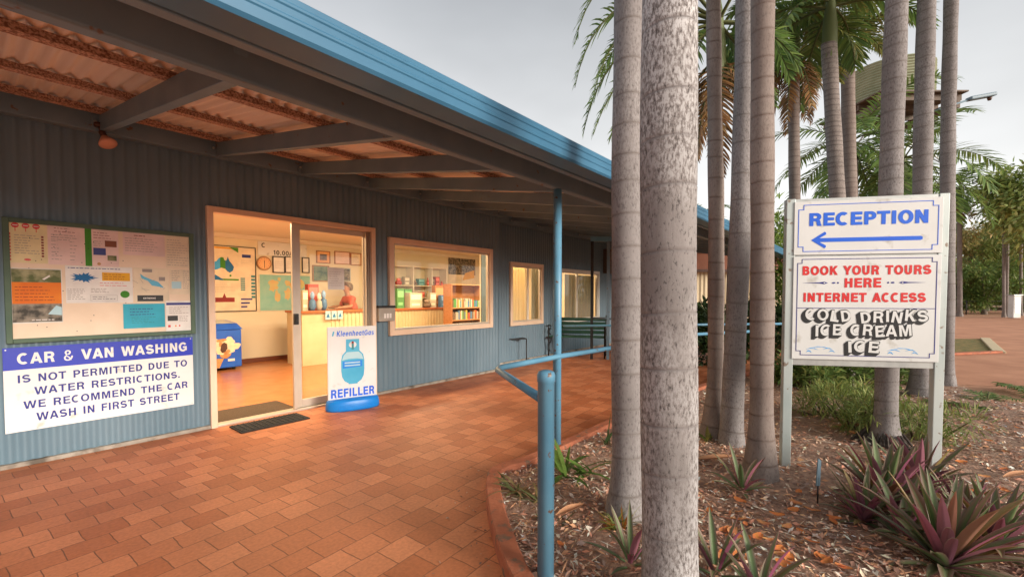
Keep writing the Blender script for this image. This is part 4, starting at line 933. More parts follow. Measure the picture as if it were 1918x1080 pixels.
# washing sign
s0, s1, z0, z1 = .095, 1.256, .262, .893
t = at_wall('washing_sign', 'blue and white metal sign about car and van washing under the pin board', 'sign', s0, -.012, z0)
W, H = s1 - s0, z1 - z0; hb = H * .735
f = MB(); f.box(0, W, -.004, 0, 0, hb, 'sign_white'); f.build('panel', t)
f = MB(); f.box(0, W, -.0043, 0, hb, H, 'sign_blue'); f.build('header', t)
text('lettering', 'CAR & VAN WASHING', t, 'sign_white', W * .51, H * .865, W * .90, H * .135, -.006, bold=.012)
for i, (tx, w_, cx) in enumerate((('IS NOT PERMITTED DUE TO', .90, .51), ('WATER RESTRICTIONS.', .78, .52), ('WE RECOMMEND THE CAR', .88, .52), ('WASH IN FIRST STREET', .77, .52))):
    text('lettering', tx, t, 'ink_navy', W * cx, H * (.625 - .158 * i), W * w_, H * .098, -.0055, bold=0)
f = MB()
for x, z in ((.015, .015), (W - .015, .015), (.015, H - .015), (W - .015, H - .015), (W * .14, .012)): f.disc(x, z, .005, 'galv', -.006, 0, 8)
f.build('screw', t)
# key box
q0, q1, y0, y1 = rect_on(-.03, 705, 572, 735, 601)
t = at_wall('key_box', 'small grey metal drop box on the wall between door and window', 'box', q0, -.09, y0)
W, H = q1 - q0, y1 - y0
f = MB(); f.box(0, W, 0, .085, 0, H * .86, 'box_grey'); f.build('case', t, bevel=.008); f = MB(); f.poly([(-.006, H * .86), (W + .006, H * .86), (W + .006, H), (-.006, H)], 'ink_black', -.008, .085); f.build('lid', t, bevel=.004)
f = MB()
for k in range(3): f.box(W * (.3 + .17 * k), W * (.42 + .17 * k), -.003, 0, H * .2, H * .5, 'paper_white')
f.build('label_plate', t)
# flood lamp under the wall plate
q = wp(187, 236, -.13); c = wp(195, 272, -.2)
t = at_wall('flood_lamp', 'bare round flood lamp hanging below the verandah rafter', 'lamp', q[0], -.13, q[1] - .0)
f = MB(); f.lathe([(.035, .02), (.038, 0), (.03, -.012)], 'lamp_brown', 16); f.tube([(0, 0, -.01), (.005, -.015, -.04)], .012, 'lamp_brown', 10); f.build('bracket', t)
d = Vector((.25, -.45, -.86)).normalized(); a0 = Vector((.005, -.015, -.04))
rot = d.to_track_quat('Z', 'Y').to_matrix()
def lathe_dir(prof, m, nm):
    f = MB(); f.lathe(prof, m, 20); f.v = [tuple(a0 + rot @ Vector(v)) for v in f.v]; return f.build(nm, t)
lathe_dir([(.014, 0), (.022, .012), (.022, .05), (.02, .055)], 'lamp_brown', 'socket'); lathe_dir([(.021, .055), (.03, .07), (.052, .105), (.06, .122), (.058, .13), (.04, .140), (.001, .145)], 'lamp_glass', 'bulb')
# mats
f = MB(); a, c, e, g = [gp(*p) for p in ((428, 800), (556, 774), (580, 784), (452, 812))]
def mat_slab(name, label, pts, m, z0, z1):
    f = MB(); n = len(pts); c0 = sum(pts, Vector()) / n; v = [(p.x - c0.x, p.y - c0.y, z) for z in (z0, z1) for p in pts]
    f.add(v, [(3, 2, 1, 0), (4, 5, 6, 7)] + [(i, (i + 1) % 4, (i + 1) % 4 + 4, i + 4) for i in range(4)], m); return tag(f.build(name, None, bevel=.003, loc=(c0.x, c0.y, 0)), label, 'mat')
dm0 = 1.50; mat_slab('door_mat', 'black rubber grid mat on the pavers outside the door', [bw(1.51, -.425), bw(2.155, -.425), bw(2.155, -.115), bw(1.51, -.115)], 'rubber', .001, .014)
o = bpy.data.objects['door_mat']; f = MB(); 
for i in range(13):
    x = .015 + i * .0485; f.box(x, x + .012, .01, .29, .0138, .020, 'rubber')
for j in range(6): f.box(.015, .63, .015 + j * .05, .025 + j * .05, .0138, .019, 'rubber')
c0 = bw(1.8325, -.27); q = f.build('tread', o); q.location = bw(1.51, -.42) - Vector((c0.x, c0.y, 0)); q.rotation_euler.z = WA
mat_slab('entry_mat', 'brown bristle mat inside the open doorway', [bw(1.45, .09), bw(2.25, .09), bw(2.25, .62), bw(1.45, .62)], 'mat_brown', .007, .016)
# gas refill board
gl, gr = gp(613, 770), gp(707, 757); ga = math.atan2((gr - gl).y, (gr - gl).x); W = (gr - gl).length
t = thing('gas_sign', 'white and blue pavement sign for gas bottle refills in front of the glass', 'sign', gl, ga)
f = MB(); f.lathe([(.99, 0), (1.02, .02), (1.0, .07), (.96, .105), (.88, .122), (.05, .125)], 'board_blue', 40); f.v = [(W / 2 + (W / 2 + .015) * (abs(x) ** .75 * (1 if x > 0 else -1)), .13 * y, z) for x, y, z in f.v]; f.build('base', t)
f = MB(); H = .93; b0 = .09; f.box(.008, W - .012, -.012, .012, b0, H, 'sign_white'); f.build('panel', t, bevel=.006)
ph = H - b0; cx = W * .5; yy = -.0135
f = MB(); f.poly([(cx + .128 * a, b0 + ph * c) for a, c in ((-1, .42), (-1.0, .54), (-.9, .62), (-.6, .67), (.6, .67), (.9, .62), (1, .54), (1, .42), (.93, .33), (.72, .27), (.42, .24), (-.42, .24), (-.72, .27), (-.93, .33))], 'bottle_blue', yy, -.011)
f.poly([(cx + .118 * a, b0 + ph * c) for a, c in ((-1, .55), (-.85, .615), (-.55, .658), (.55, .658), (.85, .615), (1, .55), (.4, .565), (-.4, .565))], 'bottle_pale', yy - .0006, yy)
f.poly([(cx - .112, b0 + ph * .44), (cx + .105, b0 + ph * .455), (cx + .105, b0 + ph * .54), (cx - .112, b0 + ph * .535)], 'board_blue', yy - .0008, yy)
for z in (.505, .468): f.box(cx - .09, cx + .08, yy - .0016, yy - .0008, b0 + ph * z, b0 + ph * (z + .018), 'bottle_pale')
f.poly([(cx - .075, b0 + ph * .66), (cx + .075, b0 + ph * .66), (cx + .072, b0 + ph * .83), (cx - .072, b0 + ph * .83)], 'bottle_blue', yy - .0004, -.011)
f.disc(cx, b0 + ph * .755, .042, 'sign_white', yy - .0012, yy - .0004, 18, .035); f.box(cx - .012, cx + .012, yy - .002, yy - .0012, b0 + ph * .69, b0 + ph * .78, 'ink_teal'); f.disc(cx, b0 + ph * .785, .014, 'ink_maroon', yy - .0026, yy - .0012, 10)
f.box(cx - .05, cx + .05, yy - .0002, -.011, b0 + ph * .225, b0 + ph * .245, 'bottle_blue')
f.build('bottle_picture', t)
text('lettering', 'KleenheatGas', t, 'ink_blue', W * .56, b0 + ph * .91, W * .74, .062, yy - .0006, bold=0, slant=.15); text('lettering', 'REFILLER', t, 'ink_blue', W * .5, b0 + ph * .115, W * .86, ph * .115, yy - .0006, bold=.02)
f = MB(); f.poly([(W * .10, b0 + ph * .88), (W * .13, b0 + ph * .88), (W * .15, b0 + ph * .94), (W * .12, b0 + ph * .94)], 'bottle_blue', yy, -.011); f.build('emblem', t)

# bench, chair and arbour at the rear wing
def iron_end(mb, x):
    mb.tube([(x, .02, 0), (x, .04, .2), (x, -.0, .40), (x, .02, .58), (x, -.02, .64), (x, .06, .66), (x, .36, .62)], .014, 'black_iron', 8)
    mb.tube([(x, .46, 0), (x, .42, .2), (x, .40, .42), (x, .46, .66), (x, .52, .86)], .014, 'black_iron', 8)
    mb.tube([(x, .0, .40), (x, .2, .39), (x, .40, .40)], .013, 'black_iron', 8)
    mb.tube([(x, .08 + .1 * math.cos(a), .25 + .1 * math.sin(a)) if False else (x, .2 + .09 * math.cos(a), .52 + .07 * math.sin(a)) for a in [k * .52 for k in range(13)]], .009, 'black_iron', 6)
    mb.tube([(x, .2 + .10 * math.cos(a), .2 + .10 * math.sin(a)) for a in [k * .52 for k in range(10)]], .009, 'black_iron', 6)
b0_, b1_ = gp(1027, 668), gp(1132, 672); ba = math.atan2((b1_ - b0_).y, (b1_ - b0_).x); W = (b1_ - b0_).length
t = thing('park_bench', 'green slatted bench with black iron ends under the verandah', 'bench', b0_, ba)
for x in (0, W): f = MB(); iron_end(f, x); f.build('iron_end', t)
for k in range(4): f = MB(); f.box(.0, W, .03 + k * .095, .03 + k * .095 + .075, .41, .435, 'bench_green'); f.build('seat_slat', t, bevel=.004)
for k in range(4):
    z = .50 + k * .09; y = .405 + (z - .42) * .24; f = MB(); f.bar((0, y, z), (W, y, z), .022, .07, 'bench_green'); f.build('back_slat', t, bevel=.004)
c0_ = gp(962, 676)
t = thing('metal_chair', 'black metal framed chair at the corner of the shop front', 'chair', c0_, R(105))
for x in (-.2, .2):
    f = MB(); f.tube([(x, -.2, 0), (x, -.2, .44)], .011, 'black_iron', 8); f.build('leg', t)
    f = MB(); f.tube([(x, .22, 0), (x, .2, .44), (x, .26, .84)], .011, 'black_iron', 8); f.build('leg', t)
f = MB(); f.box(-.21, .21, -.21, .21, .44, .46, 'black_iron'); f.build('seat', t, bevel=.005)
for z in (.60, .74): f = MB(); f.bar((-.2, .215 + (z - .44) * .15, z), (.2, .215 + (z - .44) * .15, z), .02, .08, 'black_iron'); f.build('back_slat', t)
a0_ = gp(1108, 672); a1_ = a0_ + Vector((.95, -.15, 0)); aa = math.atan2(-.15, .95)
t = thing('metal_arbour', 'tall thin black metal frame with a blue top rail beside the bench', 'frame', a0_, aa)
W = (a1_ - a0_).length; AH = at(1108, 452, a0_.y).z
for x, m_ in ((0, 'black_iron'), (W * .33, 'steel_grey'), (W, 'black_iron')): f = MB(); f.box(x - .028, x + .028, -.028, .028, 0, AH, m_); f.build('post', t)
f = MB(); f.box(-.03, W + .03, -.035, .035, AH, AH + .09, 'blue_paint'); f.build('top_rail', t)
f = MB(); f.tube([(0, 0, .82), (W, 0, .82)], .025, 'steel_grey'); f.build('hand_rail', t)
q0, q1, y0, y1 = rect_on(SETB - .1, 1136, 468, 1158, 512)
t = at_wall('wall_vent', 'brown louvred box fixed high at the end of the rear wall', 'vent', q0, SETB - .16, y0); f = MB(); f.box(0, q1 - q0, 0, .15, 0, y1 - y0, 'tower_steel')
for k in range(5): z = (y1 - y0) * (k + .5) / 5; f.box(.03, q1 - q0 - .03, -.012, 0, z - .02, z + .02, 'lamp_brown')
f.build('louvre_box', t)

# handrails
t = thing('handrail', 'light blue tubular handrail bending to a fat bollard post in the garden bed', 'handrail', (0, 0, 0))
bp_ = gp(1022, 1107); bp_.z = 0
BZ = at(1022, 693, bp_.y).z
f = MB(); f.lathe([(.036, -.1), (.036, BZ - .05), (.039, BZ - .048), (.039, BZ - .018), (.034, BZ - .006), (.02, BZ), (.001, BZ + .001)], 'blue_paint', 24, c=(bp_.x, bp_.y, 0)); f.build('bollard_post', t)
cr_ = at(928, 690, 2.93); rails = [Vector((bp_.x, bp_.y, at(1005, 752, bp_.y).z))]
p1 = at(1042, 668, 3.46); p2_ = at(1300, 626, 5.6); p3_ = at(1376, 622, 6.0)
qa, qb = rails[0].lerp(cr_, .90), cr_.lerp(p1, .16); bend = [qa * (1 - v) ** 2 + cr_ * 2 * v * (1 - v) + qb * v * v for v in [i / 8 for i in range(9)]]
f = MB(); f.tube([rails[0]] + bend + [p1, p2_, p3_, p3_ + Vector((.5, .25, 0))], .021, 'blue_paint', 14); f.build('rail', t)
for q in (p2_.lerp(p1, .35), p2_): f = MB(); f.tube([(q.x, q.y, 0), (q.x, q.y, q.z)], .02, 'blue_paint', 10); f.build('support', t)
t = thing('handrail', 'darker blue far handrail in front of the shrubs beyond the palms', 'handrail', (0, 0, 0))
e0, e1 = at(1290, 608, 7.6), at(1480, 606, 7.9); f = MB(); f.tube([e0 + Vector((-2.2, -.3, 0)), e0, e1], .022, 'blue_paint', 10); f.build('rail', t)
for q in (e0, e1.lerp(e0, .3)): f = MB(); f.tube([(q.x, q.y, 0), (q.x, q.y, q.z)], .02, 'blue_paint', 8); f.build('support', t)

# ------------------------------------------------------------------ reception sign
sl, sr = gp(1470, 882), gp(1749, 902); sa = math.atan2((sr - sl).y, (sr - sl).x); W = (sr - sl).length
t = thing('reception_sign', 'white two panel RECEPTION sign on grey metal posts in the garden bed', 'sign', sl, sa)
zt = at(1482, 377, sl.y).z; zm = at(1480, 480, sl.y).z; zb = at(1474, 668, sl.y).z
for x in (0, W): f = MB(); f.box(x - .030, x + .030, -.02, .03, -.05, zt + .012, 'galv_post'); f.build('post', t, bevel=.004)
x0, x1 = .036, W - .036
for za, zc in ((zb - .055, zb), (zt - .028, zt + .01), (zm - .02, zm + .02)): f = MB(); f.box(.0301, W - .0301, -.015, .025, za, zc, 'galv'); f.build('cross_rail', t, bevel=.003)
zT = zt - .012; pw0, pw1 = .018, W - .012
f = MB(); f.box(pw0, pw1, -.028, -.0205, zm + .006, zT, 'sign_white'); f.build('top_panel', t, bevel=.002)
f = MB(); f.box(pw0, pw1, -.028, -.0205, zb - .008, zm - .006, 'sign_white'); f.build('lower_panel', t, bevel=.002)
yy = -.0295
def border(mb, a0, a1, c0, c1, n, m, notch, th=.0045):
    pts = [(a0 + n, c0), (a1 - n, c0), (a1 - n, c0 + n), (a1, c0 + n), (a1, c1 - n), (a1 - n, c1 - n), (a1 - n, c1), (a0 + n, c1), (a0 + n, c1 - n), (a0, c1 - n), (a0, c0 + n), (a0 + n, c0 + n)]
    for (xa, za), (xb, zb_) in zip(pts, pts[1:] + pts[:1]): mb.box(min(xa, xb) - th / 2, max(xa, xb) + th / 2, yy, -.0275, min(za, zb_) - th / 2, max(za, zb_) + th / 2, m)
pw = pw1 - pw0; X = lambda u: pw0 + pw * u
f = MB(); border(f, X(.03), X(.97), zm + .03, zT - .025, .032, 'ink_blue', 0); f.build('border', t)
h1 = zT - zm
text('lettering', 'RECEPTION', t, 'ink_blue', X(.505), zm + h1 * .665, pw * .80, h1 * .25, yy, bold=.03, spacing=.95)
f = MB(); az = zm + h1 * .285
f.poly([(X(.12), az), (X(.215), az + .058), (X(.225), az + .05), (X(.225), az + .038), (X(.18), az + .014), (X(.86), az + .014), (X(.872), az + .008), (X(.872), az - .008), (X(.86), az - .014), (X(.18), az - .014), (X(.225), az - .038), (X(.225), az - .05), (X(.215), az - .058)], 'ink_blue', yy, -.0275); f.build('arrow', t)
h2 = zm - zb
f = MB(); border(f, X(.03), X(.97), zb + .022, zm - .025, .028, 'ink_navy', 0); dz = zb + h2 * .49; f.box(X(.03), X(.97), yy, -.0275, dz - .002, dz + .002, 'ink_navy'); f.build('border', t)
text('lettering', 'BOOK YOUR TOURS', t, 'ink_red', X(.50), zb + h2 * .855, pw * .87, h2 * .092, yy, bold=.03); text('lettering', 'HERE', t, 'ink_red', X(.485), zb + h2 * .735, pw * .25, h2 * .092, yy, bold=.03); text('lettering', 'INTERNET ACCESS', t, 'ink_red', X(.49), zb + h2 * .595, pw * .83, h2 * .092, yy, bold=.03)
oz = zb + h2 * .735
for sgn, c in ((-1, .315), (1, .655)):
    f = MB(); f.disc(X(c), oz, .006, 'ink_navy', yy, -.0275, 10); f.disc(X(c + sgn * .03), oz, .011, 'ink_navy', yy, -.0275, 10, .006)
    f.poly([(X(c + sgn * .07), oz), (X(c + sgn * .095), oz + .009), (X(c + sgn * .13), oz + .004), (X(c + sgn * .25), oz), (X(c + sgn * .13), oz - .004), (X(c + sgn * .095), oz - .009)], 'ink_navy', yy, -.0275); f.disc(X(c + sgn * .095), oz, .005, 'sign_white', yy - .0006, -.0275, 8, .004); f.build('ornament', t)
for i, (tx, w_, cx, cz) in enumerate((('COLD DRINKS', .83, .505, .415), ('ICE CREAM', .65, .49, .275), ('ICE', .21, .50, .128))):
    for k in range(5, -1, -1):
        text('letter_shadow', tx, t, 'ink_black', X(cx) - .0042 * k, zb + h2 * cz - .0036 * k, pw * w_ + .010, h2 * .112 + .011, yy - .0004 * (6 - k), bold=.03, jitter=1, seed=5 + i)
    text('lettering', tx, t, 'sign_white', X(cx), zb + h2 * cz, pw * w_, h2 * .112, yy - .0034, bold=.0, jitter=1, seed=5 + i)
# merge each block shadow into one mesh
for i in range(3):
    grp = [o for o in t.children if o.name.startswith('letter_shadow')]
grp = [o for o in t.children if o.name.startswith('letter_shadow')]
for i in range(3):
    g9 = grp[i * 6:(i + 1) * 6]; bm = bmesh.new()
    for o in g9: bm.from_mesh(o.data)
    me = bpy.data.meshes.new('letter_shadow'); bm.to_mesh(me); bm.free(); me.materials.append(MATS['ink_black'])
    for o in g9: bpy.data.objects.remove(o)
    o = bpy.data.objects.new('letter_shadow', me); COL.objects.link(o); o.parent = t
for c, sg in ((.20, 1), (.76, 1)):
    f = MB()
    for (dx, dzz, w_, h_) in ((-.07, -.012, .018, .010), (-.05, .008, .04, .006), (.0, .020, .06, .005), (.05, .010, .03, .007), (.075, -.008, .02, .008)):
        pts = [(X(c) + dx + w_ * a, zb + h2 * .085 + dzz + h_ * e - abs(a) * .008) for a, e in ((-1, 0), (-.3, .9), (.4, .8), (1, -.4), (.2, .1), (-.4, .1))]; f.poly(pts, 'ink_sky', yy, -.0275)
    f.build('wave_ornament', t)

# ------------------------------------------------------------------ palms
def leaf_strip(f, p, d, up, length, width, col, m='leaf', segs=3, droop=.5, fold=.25, tipcol=None):
    """one blade: a tapering, drooping, slightly folded strip"""
    d = d.normalized(); side = d.cross(up).normalized(); vs = []; fs = []; cs = []; q = p.copy()
    for i in range(segs + 1):
        u = i / segs; w_ = width * (math.sin(math.pi * min(1, .18 + u * .82)) ** .8) * .5 if i < segs else 0
        nrm = side.cross(d)
        c = col if tipcol is None else tuple(a + (b_ - a) * u for a, b_ in zip(col, tipcol))
        if i < segs: vs += [q - side * w_ + nrm * w_ * fold, q, q + side * w_ + nrm * w_ * fold]; cs += [c] * 3
        else: vs.append(q); cs.append(c)
        d = (d + Vector((0, 0, -droop / segs))).normalized(); q = q + d * (length / segs)
    for i in range(segs - 1):
        a = i * 3; fs += [(a, a + 1, a + 4, a + 3), (a + 1, a + 2, a + 5, a + 4)]
    a = (segs - 1) * 3; fs += [(a, a + 1, a + 3), (a + 1, a + 2, a + 3)]
    f.add(vs, fs, m, True, cs)
def frond(f, base, az, el, length, droop, rr, col, n=34, leaf=.42, w=.035, stem=(.16, .17, .06), curl=.55):
    d = Vector((math.cos(az) * math.cos(el), math.sin(az) * math.cos(el), math.sin(el))); p = base.copy(); pts = [p.copy()]; st_ = 12
    dirs = [d.copy()]
    for i in range(st_):
        u = (i + 1) / st_; d = (d + Vector((0, 0, -droop * (.4 + 1.2 * u) / st_))).normalized(); p = p + d * (length / st_); pts.append(p.copy()); dirs.append(d.copy())
    f.tube(pts, [.022 * (1 - .85 * i / st_) for i in range(st_ + 1)], 'leaf', 5, False, stem)
    for i in range(n):
        u = .16 + .84 * (i + rr.uniform(-.3, .3)) / n; u = min(max(u, .1), .995); k = u * st_; a = int(min(k, st_ - 1)); q = pts[a].lerp(pts[a + 1], k - a); t_ = dirs[a]
        sd_ = t_.cross(Vector((0, 0, 1))); sd_ = sd_.normalized() if sd_.length > .05 else Vector((1, 0, 0)); nr_ = sd_.cross(t_)
        for sg in (-1, 1):
            l = leaf * (math.sin(math.pi * (.14 + .80 * u)) ** .7) * rr.uniform(.85, 1.1); dv = sd_ * sg * .9 + t_ * (.35 + .6 * u) + nr_ * rr.uniform(-.05, .45)
            g = rr.uniform(.7, 1.25); c = tuple(x * g for x in col(rr))
            leaf_strip(f, q, dv, nr_, l, w, c, segs=3, droop=curl * rr.uniform(.7, 1.6), tipcol=tuple(min(1, x * 1.1 + .01) for x in c))
GREEN = lambda rr: rr.choice([(.13, .22, .05), (.17, .26, .06), (.21, .29, .08), (.10, .18, .05)])
YELLOW = lambda rr: rr.choice([(.18, .19, .04), (.12, .17, .04), (.25, .21, .05), (.09, .13, .03)])
DRY = lambda rr: rr.choice([(.34, .17, .06), (.28, .13, .05), (.40, .24, .10), (.22, .13, .07)])
def crown_mesh(name, seed, n=15, length=1.9, leaf=.45, spec=None, col=GREEN, shaft=True, lo=-.5, hi=1.2, w=.035, nl=34, droop=1.5):
    rr = random.Random(seed); f = MB()
    if shaft: f.lathe([(.075, -.9), (.095, -.75), (.085, -.3), (.05, .05), (.02, .25)], 'leaf', 10, col=(.20, .24, .10))
    if spec:
        for az, el, l, dr in spec: frond(f, Vector((0, 0, -.05)), az, el, l, dr, rr, col, n=nl, leaf=leaf, w=w)
    else:
        for i in range(n): frond(f, Vector((0, 0, rr.uniform(-.1, .1))), 2.4 * i + rr.uniform(-.2, .2), lo + (hi - lo) * (i / n) + rr.uniform(-.1, .1), length * rr.uniform(.85, 1.1), droop * rr.uniform(.8, 1.25), rr, col, n=nl, leaf=leaf, w=w)
    return f.mesh(name, fix=False)
CROWNS = [crown_mesh('crown', 1), crown_mesh('crown', 2, n=13), crown_mesh('crown', 3, n=16, col=YELLOW)]
CROWNS.append(crown_mesh('crown', 14, n=15, length=1.45, leaf=.42, lo=-.1, hi=1.2, droop=1.7))
CROWNS.append(crown_mesh('crown', 15, n=15, length=1.5, leaf=.42, lo=-.1, hi=1.2, droop=1.7, col=YELLOW))
SKIRT = crown_mesh('dead_fronds', 9, n=9, length=1.5, leaf=.35, col=DRY, shaft=False, lo=-1.2, hi=-.5, w=.03, nl=26)
def trunk_mesh(base, top, H, r, flare, gap, seed, mname, n=26, flare_h=.45, groove=.0022):
    rr = random.Random(seed); ax = (top - base) / (top.z - base.z); f = MB(); zs = []; z = -.06; nx = rr.uniform(.1, gap)
    while z < H:
        zs.append((z, 0)) if False else None
        if z + .03 >= nx:
            zs += [(nx - .012, 0), (nx - .004, .6), (nx + .001, 1.0), (nx + .005, .3), (nx + .016, 0)]; z = nx + .05; nx += gap * rr.uniform(.78, 1.25) * (1 if nx < 3 else .8)
        else: zs.append((z, 0)); z += .07
    vs = []; ring = []; fs = []; ph = rr.uniform(0, 9)
    for j, (z, g) in enumerate(zs):
        fl = r + (flare - r) * max(0, 1 - max(z, 0) / flare_h) ** 2.2; c = base + ax * z
        bend = .012 * math.sin(z * 1.1 + ph); rad = fl * (1 - .02 * z) + .0022 * math.sin(z * 6 + ph) - groove * (1 if g > .9 else -.35 if g > .5 else 0)
        for k in range(n):
            a = 2 * math.pi * k / n; wob = .006 * math.sin(a * 1 + ph) if g or True else 0
            rw = rad * (1 + .02 * math.sin(3 * a + ph + z)) * (1 + (.05 * math.sin(7 * a + ph) if z < .12 else 0))
            vs.append((c.x - base.x + bend + rw * math.cos(a), c.y - base.y + rw * math.sin(a), z + wob)); ring.append(g)
    for j in range(len(zs) - 1):
        for k in range(n): q = (k + 1) % n; fs.append((j * n + k, j * n + q, (j + 1) * n + q, (j + 1) * n + k))
    f.add(vs, fs, mname, True); me = f.mesh('trunk', fix=False)
    a = me.attributes.new('ring', 'FLOAT', 'POINT'); a.data.foreach_set('value', ring); return me, ax
def palm(label, base_px, top_px, wpx, fpx, H, gap, bark_, seed, crown=0, skirt=False, depth=None, group=None, bz=.02, rot=0, cs=1, cmesh=None, flare_h=.45, extra=None):
    b_ = gp(*base_px) if depth is None else at(base_px[0], base_px[1], depth); b_.z = bz
    tp = at(top_px[0], top_px[1], b_.y + .001); r_ = wpx / 2 / F_PX * b_.y; fl = fpx / 2 / F_PX * b_.y
    t = thing('palm_tree', label, 'palm tree', b_, 0, group)
    me, ax = trunk_mesh(b_, tp, H, r_, fl, gap, seed, bark_, flare_h=flare_h)
    o = bpy.data.objects.new('trunk', me); COL.objects.link(o); o.parent = t
    top = ax * H
    cm = cmesh or (CROWNS[crown] if crown is not None else None)
    if cm: o = bpy.data.objects.new('crown', cm); COL.objects.link(o); o.parent = t; o.location = top + Vector((0, 0, .55 * cs)); o.rotation_euler.z = rot; o.scale = (cs,) * 3
    if skirt: o = bpy.data.objects.new('dead_fronds', SKIRT); COL.objects.link(o); o.parent = t; o.location = top + Vector((0, 0, .15)); o.rotation_euler.z = rot + 1; o.scale = (cs * .8,) * 3
    return t
palm('nearest thick pale palm trunk speckled with white and black lichen', (1251, 1160), (1260, 0), 103, 112, 6.2, .21, 'bark_pale', 1, 0, rot=.5, bz=0)
palm('grey palm trunk close on the left of the nearest thick speckled trunk', (1170, 978), (1181, 0), 55, 86, 6.6, .165, 'bark_grey', 2, 1, rot=1.5)
palm('slim pinkish brown palm trunk right of the nearest thick trunk, standing alone', (1338, 822), (1338, 0), 27, 56, 7.4, .165, 'bark_brown', 3, 2, rot=2.2, flare_h=.6)
palm('smooth grey palm trunk half hidden behind a brown ringed trunk', (1372, 838), (1397, 0), 38, 48, 7.6, .24, 'bark_grey', 4, 0, rot=3.3)
palm('brown palm trunk with strong rings, just left of the reception sign', (1421, 903), (1432, 0), 41, 66, 6.7, .145, 'bark_brown', 5, 1, rot=4.0, flare_h=.6)
palm('palm trunk with a dark rooty foot seen under the reception sign', (1655, 842), (1681, 0), 37, 62, 7.2, .14, 'bark_grey', 8, 2, rot=5, flare_h=.35)
t = bpy.data.objects['palm_tree.005']; f = MB(); rr = random.Random(6); f.lathe([(.20, -.03), (.175, .02), (.15, .055), (.125, .10)], 'root_dark', 22)
for i in range(46): a = rr.uniform(0, 6.3); q = rr.uniform(.9, 1.15); f.tube([(.115 * math.cos(a), .115 * math.sin(a), rr.uniform(.07, .15)), (.165 * q * math.cos(a), .165 * q * math.sin(a), .06), (.22 * q * math.cos(a + .1), .22 * q * math.sin(a + .1), -.02)], .009, 'root_dark', 5)
f.build('root_foot', t)
palm('broad based grey palm behind the right half of the reception sign', (1722, 748), (1735, 0), 30, 50, 8.6, .17, 'bark_grey', 9, 0, rot=.9)
palm('smooth palm trunk rising along the right edge of the reception sign', (1770, 722), (1781, 0), 23, 30, 9.4, .2, 'bark_grey', 10, 1, rot=2.9)
# palms whose crowns hang into the picture
palm('ringed palm with green and straw coloured fronds behind the left end of the sign', (1489, 700), (1488, 0), 20, 30, 4.95, .12, 'bark_brown', 16, 4, True, rot=.4, cs=.95)
palm('leaning closely ringed palm with a drooping green crown above the middle of the sign', (1584, 722), (1550, 0), 27, 36, 4.75, .085, 'bark_far', 17, 3, False, rot=1.2, cs=1.0)
palm('sunlit pale palm with a dry crown behind the leaning ringed palm', (1598, 680), (1586, 0), 24, 34, 5.7, .13, 'bark_brown', 18, 4, False, rot=3.2, cs=.75)
cm = crown_mesh('crown', 31, leaf=.30, nl=40, w=.028, spec=[(math.pi * 1.02, .50, 2.0, 2.9), (math.pi * .97, -.1, 1.9, 1.7), (math.pi * 1.06, .95, 2.3, 3.2), (math.pi * .94, .3, 2.1, 2.6), (math.pi * 1.0, .75, 2.2, 3.1), (math.pi * .90, -.3, 1.7, 1.4), (math.pi * 1.35, .6, 1.9, 2.2), (math.pi * .75, .8, 1.8, 2.0), (.2, .3, 1.2, 2.0), (.7, -.2, 1.1, 1.5), (5.8, -.2, 1.1, 1.5), (5.0, .8, 1.5, 2), (1.6, .5, 1.5, 2), (2.9, -.6, .9, .8), (.0, -.8, 1.1, .6)])
palm('palm with brown dead fronds hidden behind the slim pinkish trunk', (1345, 765), (1343, 0), 20, 26, 3.75, .15, 'bark_brown', 19, None, True, rot=0, cs=1, cmesh=cm)
cm2 = crown_mesh('crown', 41, n=17, length=2.7, leaf=.62, col=GREEN, lo=-.9, hi=1.0, w=.05, droop=1.3)
palm('short bushy palm with long drooping fronds under the water tank', (1592, 640), (1594, 0), 26, 36, 5.2, .2, 'bark_far', 20, None, False, rot=.3, cmesh=cm2, depth=13)
palm('palm with small fronds showing between two trunks right of the tank', (1690, 640), (1692, 0), 20, 28, 4.6, .2, 'bark_far', 23, None, False, rot=2.3, cmesh=cm2, depth=12.5)
cm3 = crown_mesh('crown', 51, n=13, length=2.4, leaf=.6, col=GREEN, lo=-.4, hi=1.1, w=.06, droop=1.8)
palm('lone tall palm with an open crown across the road', (1797, 592), (1799, 0), 8, 11, 7.1, .5, 'bark_far', 21, None, True, rot=.8, cmesh=cm3, cs=1.25, depth=27)
palm('small far palm showing above the end of the verandah roof', (1312, 575), (1312, 0), 6, 8, 5.3, .5, 'bark_far', 22, None, False, rot=.2, cmesh=cm3, cs=1.0, depth=26)
palm('far palm with brown fronds just above the verandah roof end', (1366, 575), (1366, 0), 6, 8, 4.6, .5, 'bark_far', 24, None, True, rot=1.9, cmesh=cm3, cs=1.0, depth=27)
for i, (x, c) in enumerate(((1880, 'tall bare pale trunk beside the grey service pillar across the road'), (1886, 'darker bare trunk close behind the pale trunk by the service pillar'), (1912, 'slim bare trunk at the right edge of the picture'))):
    palm(c, (x, 592), (x + 3, 0), 5, 7, 6.5, .5, 'bark_far', 60 + i, 0 if i else 1, rot=i, depth=26 + i)

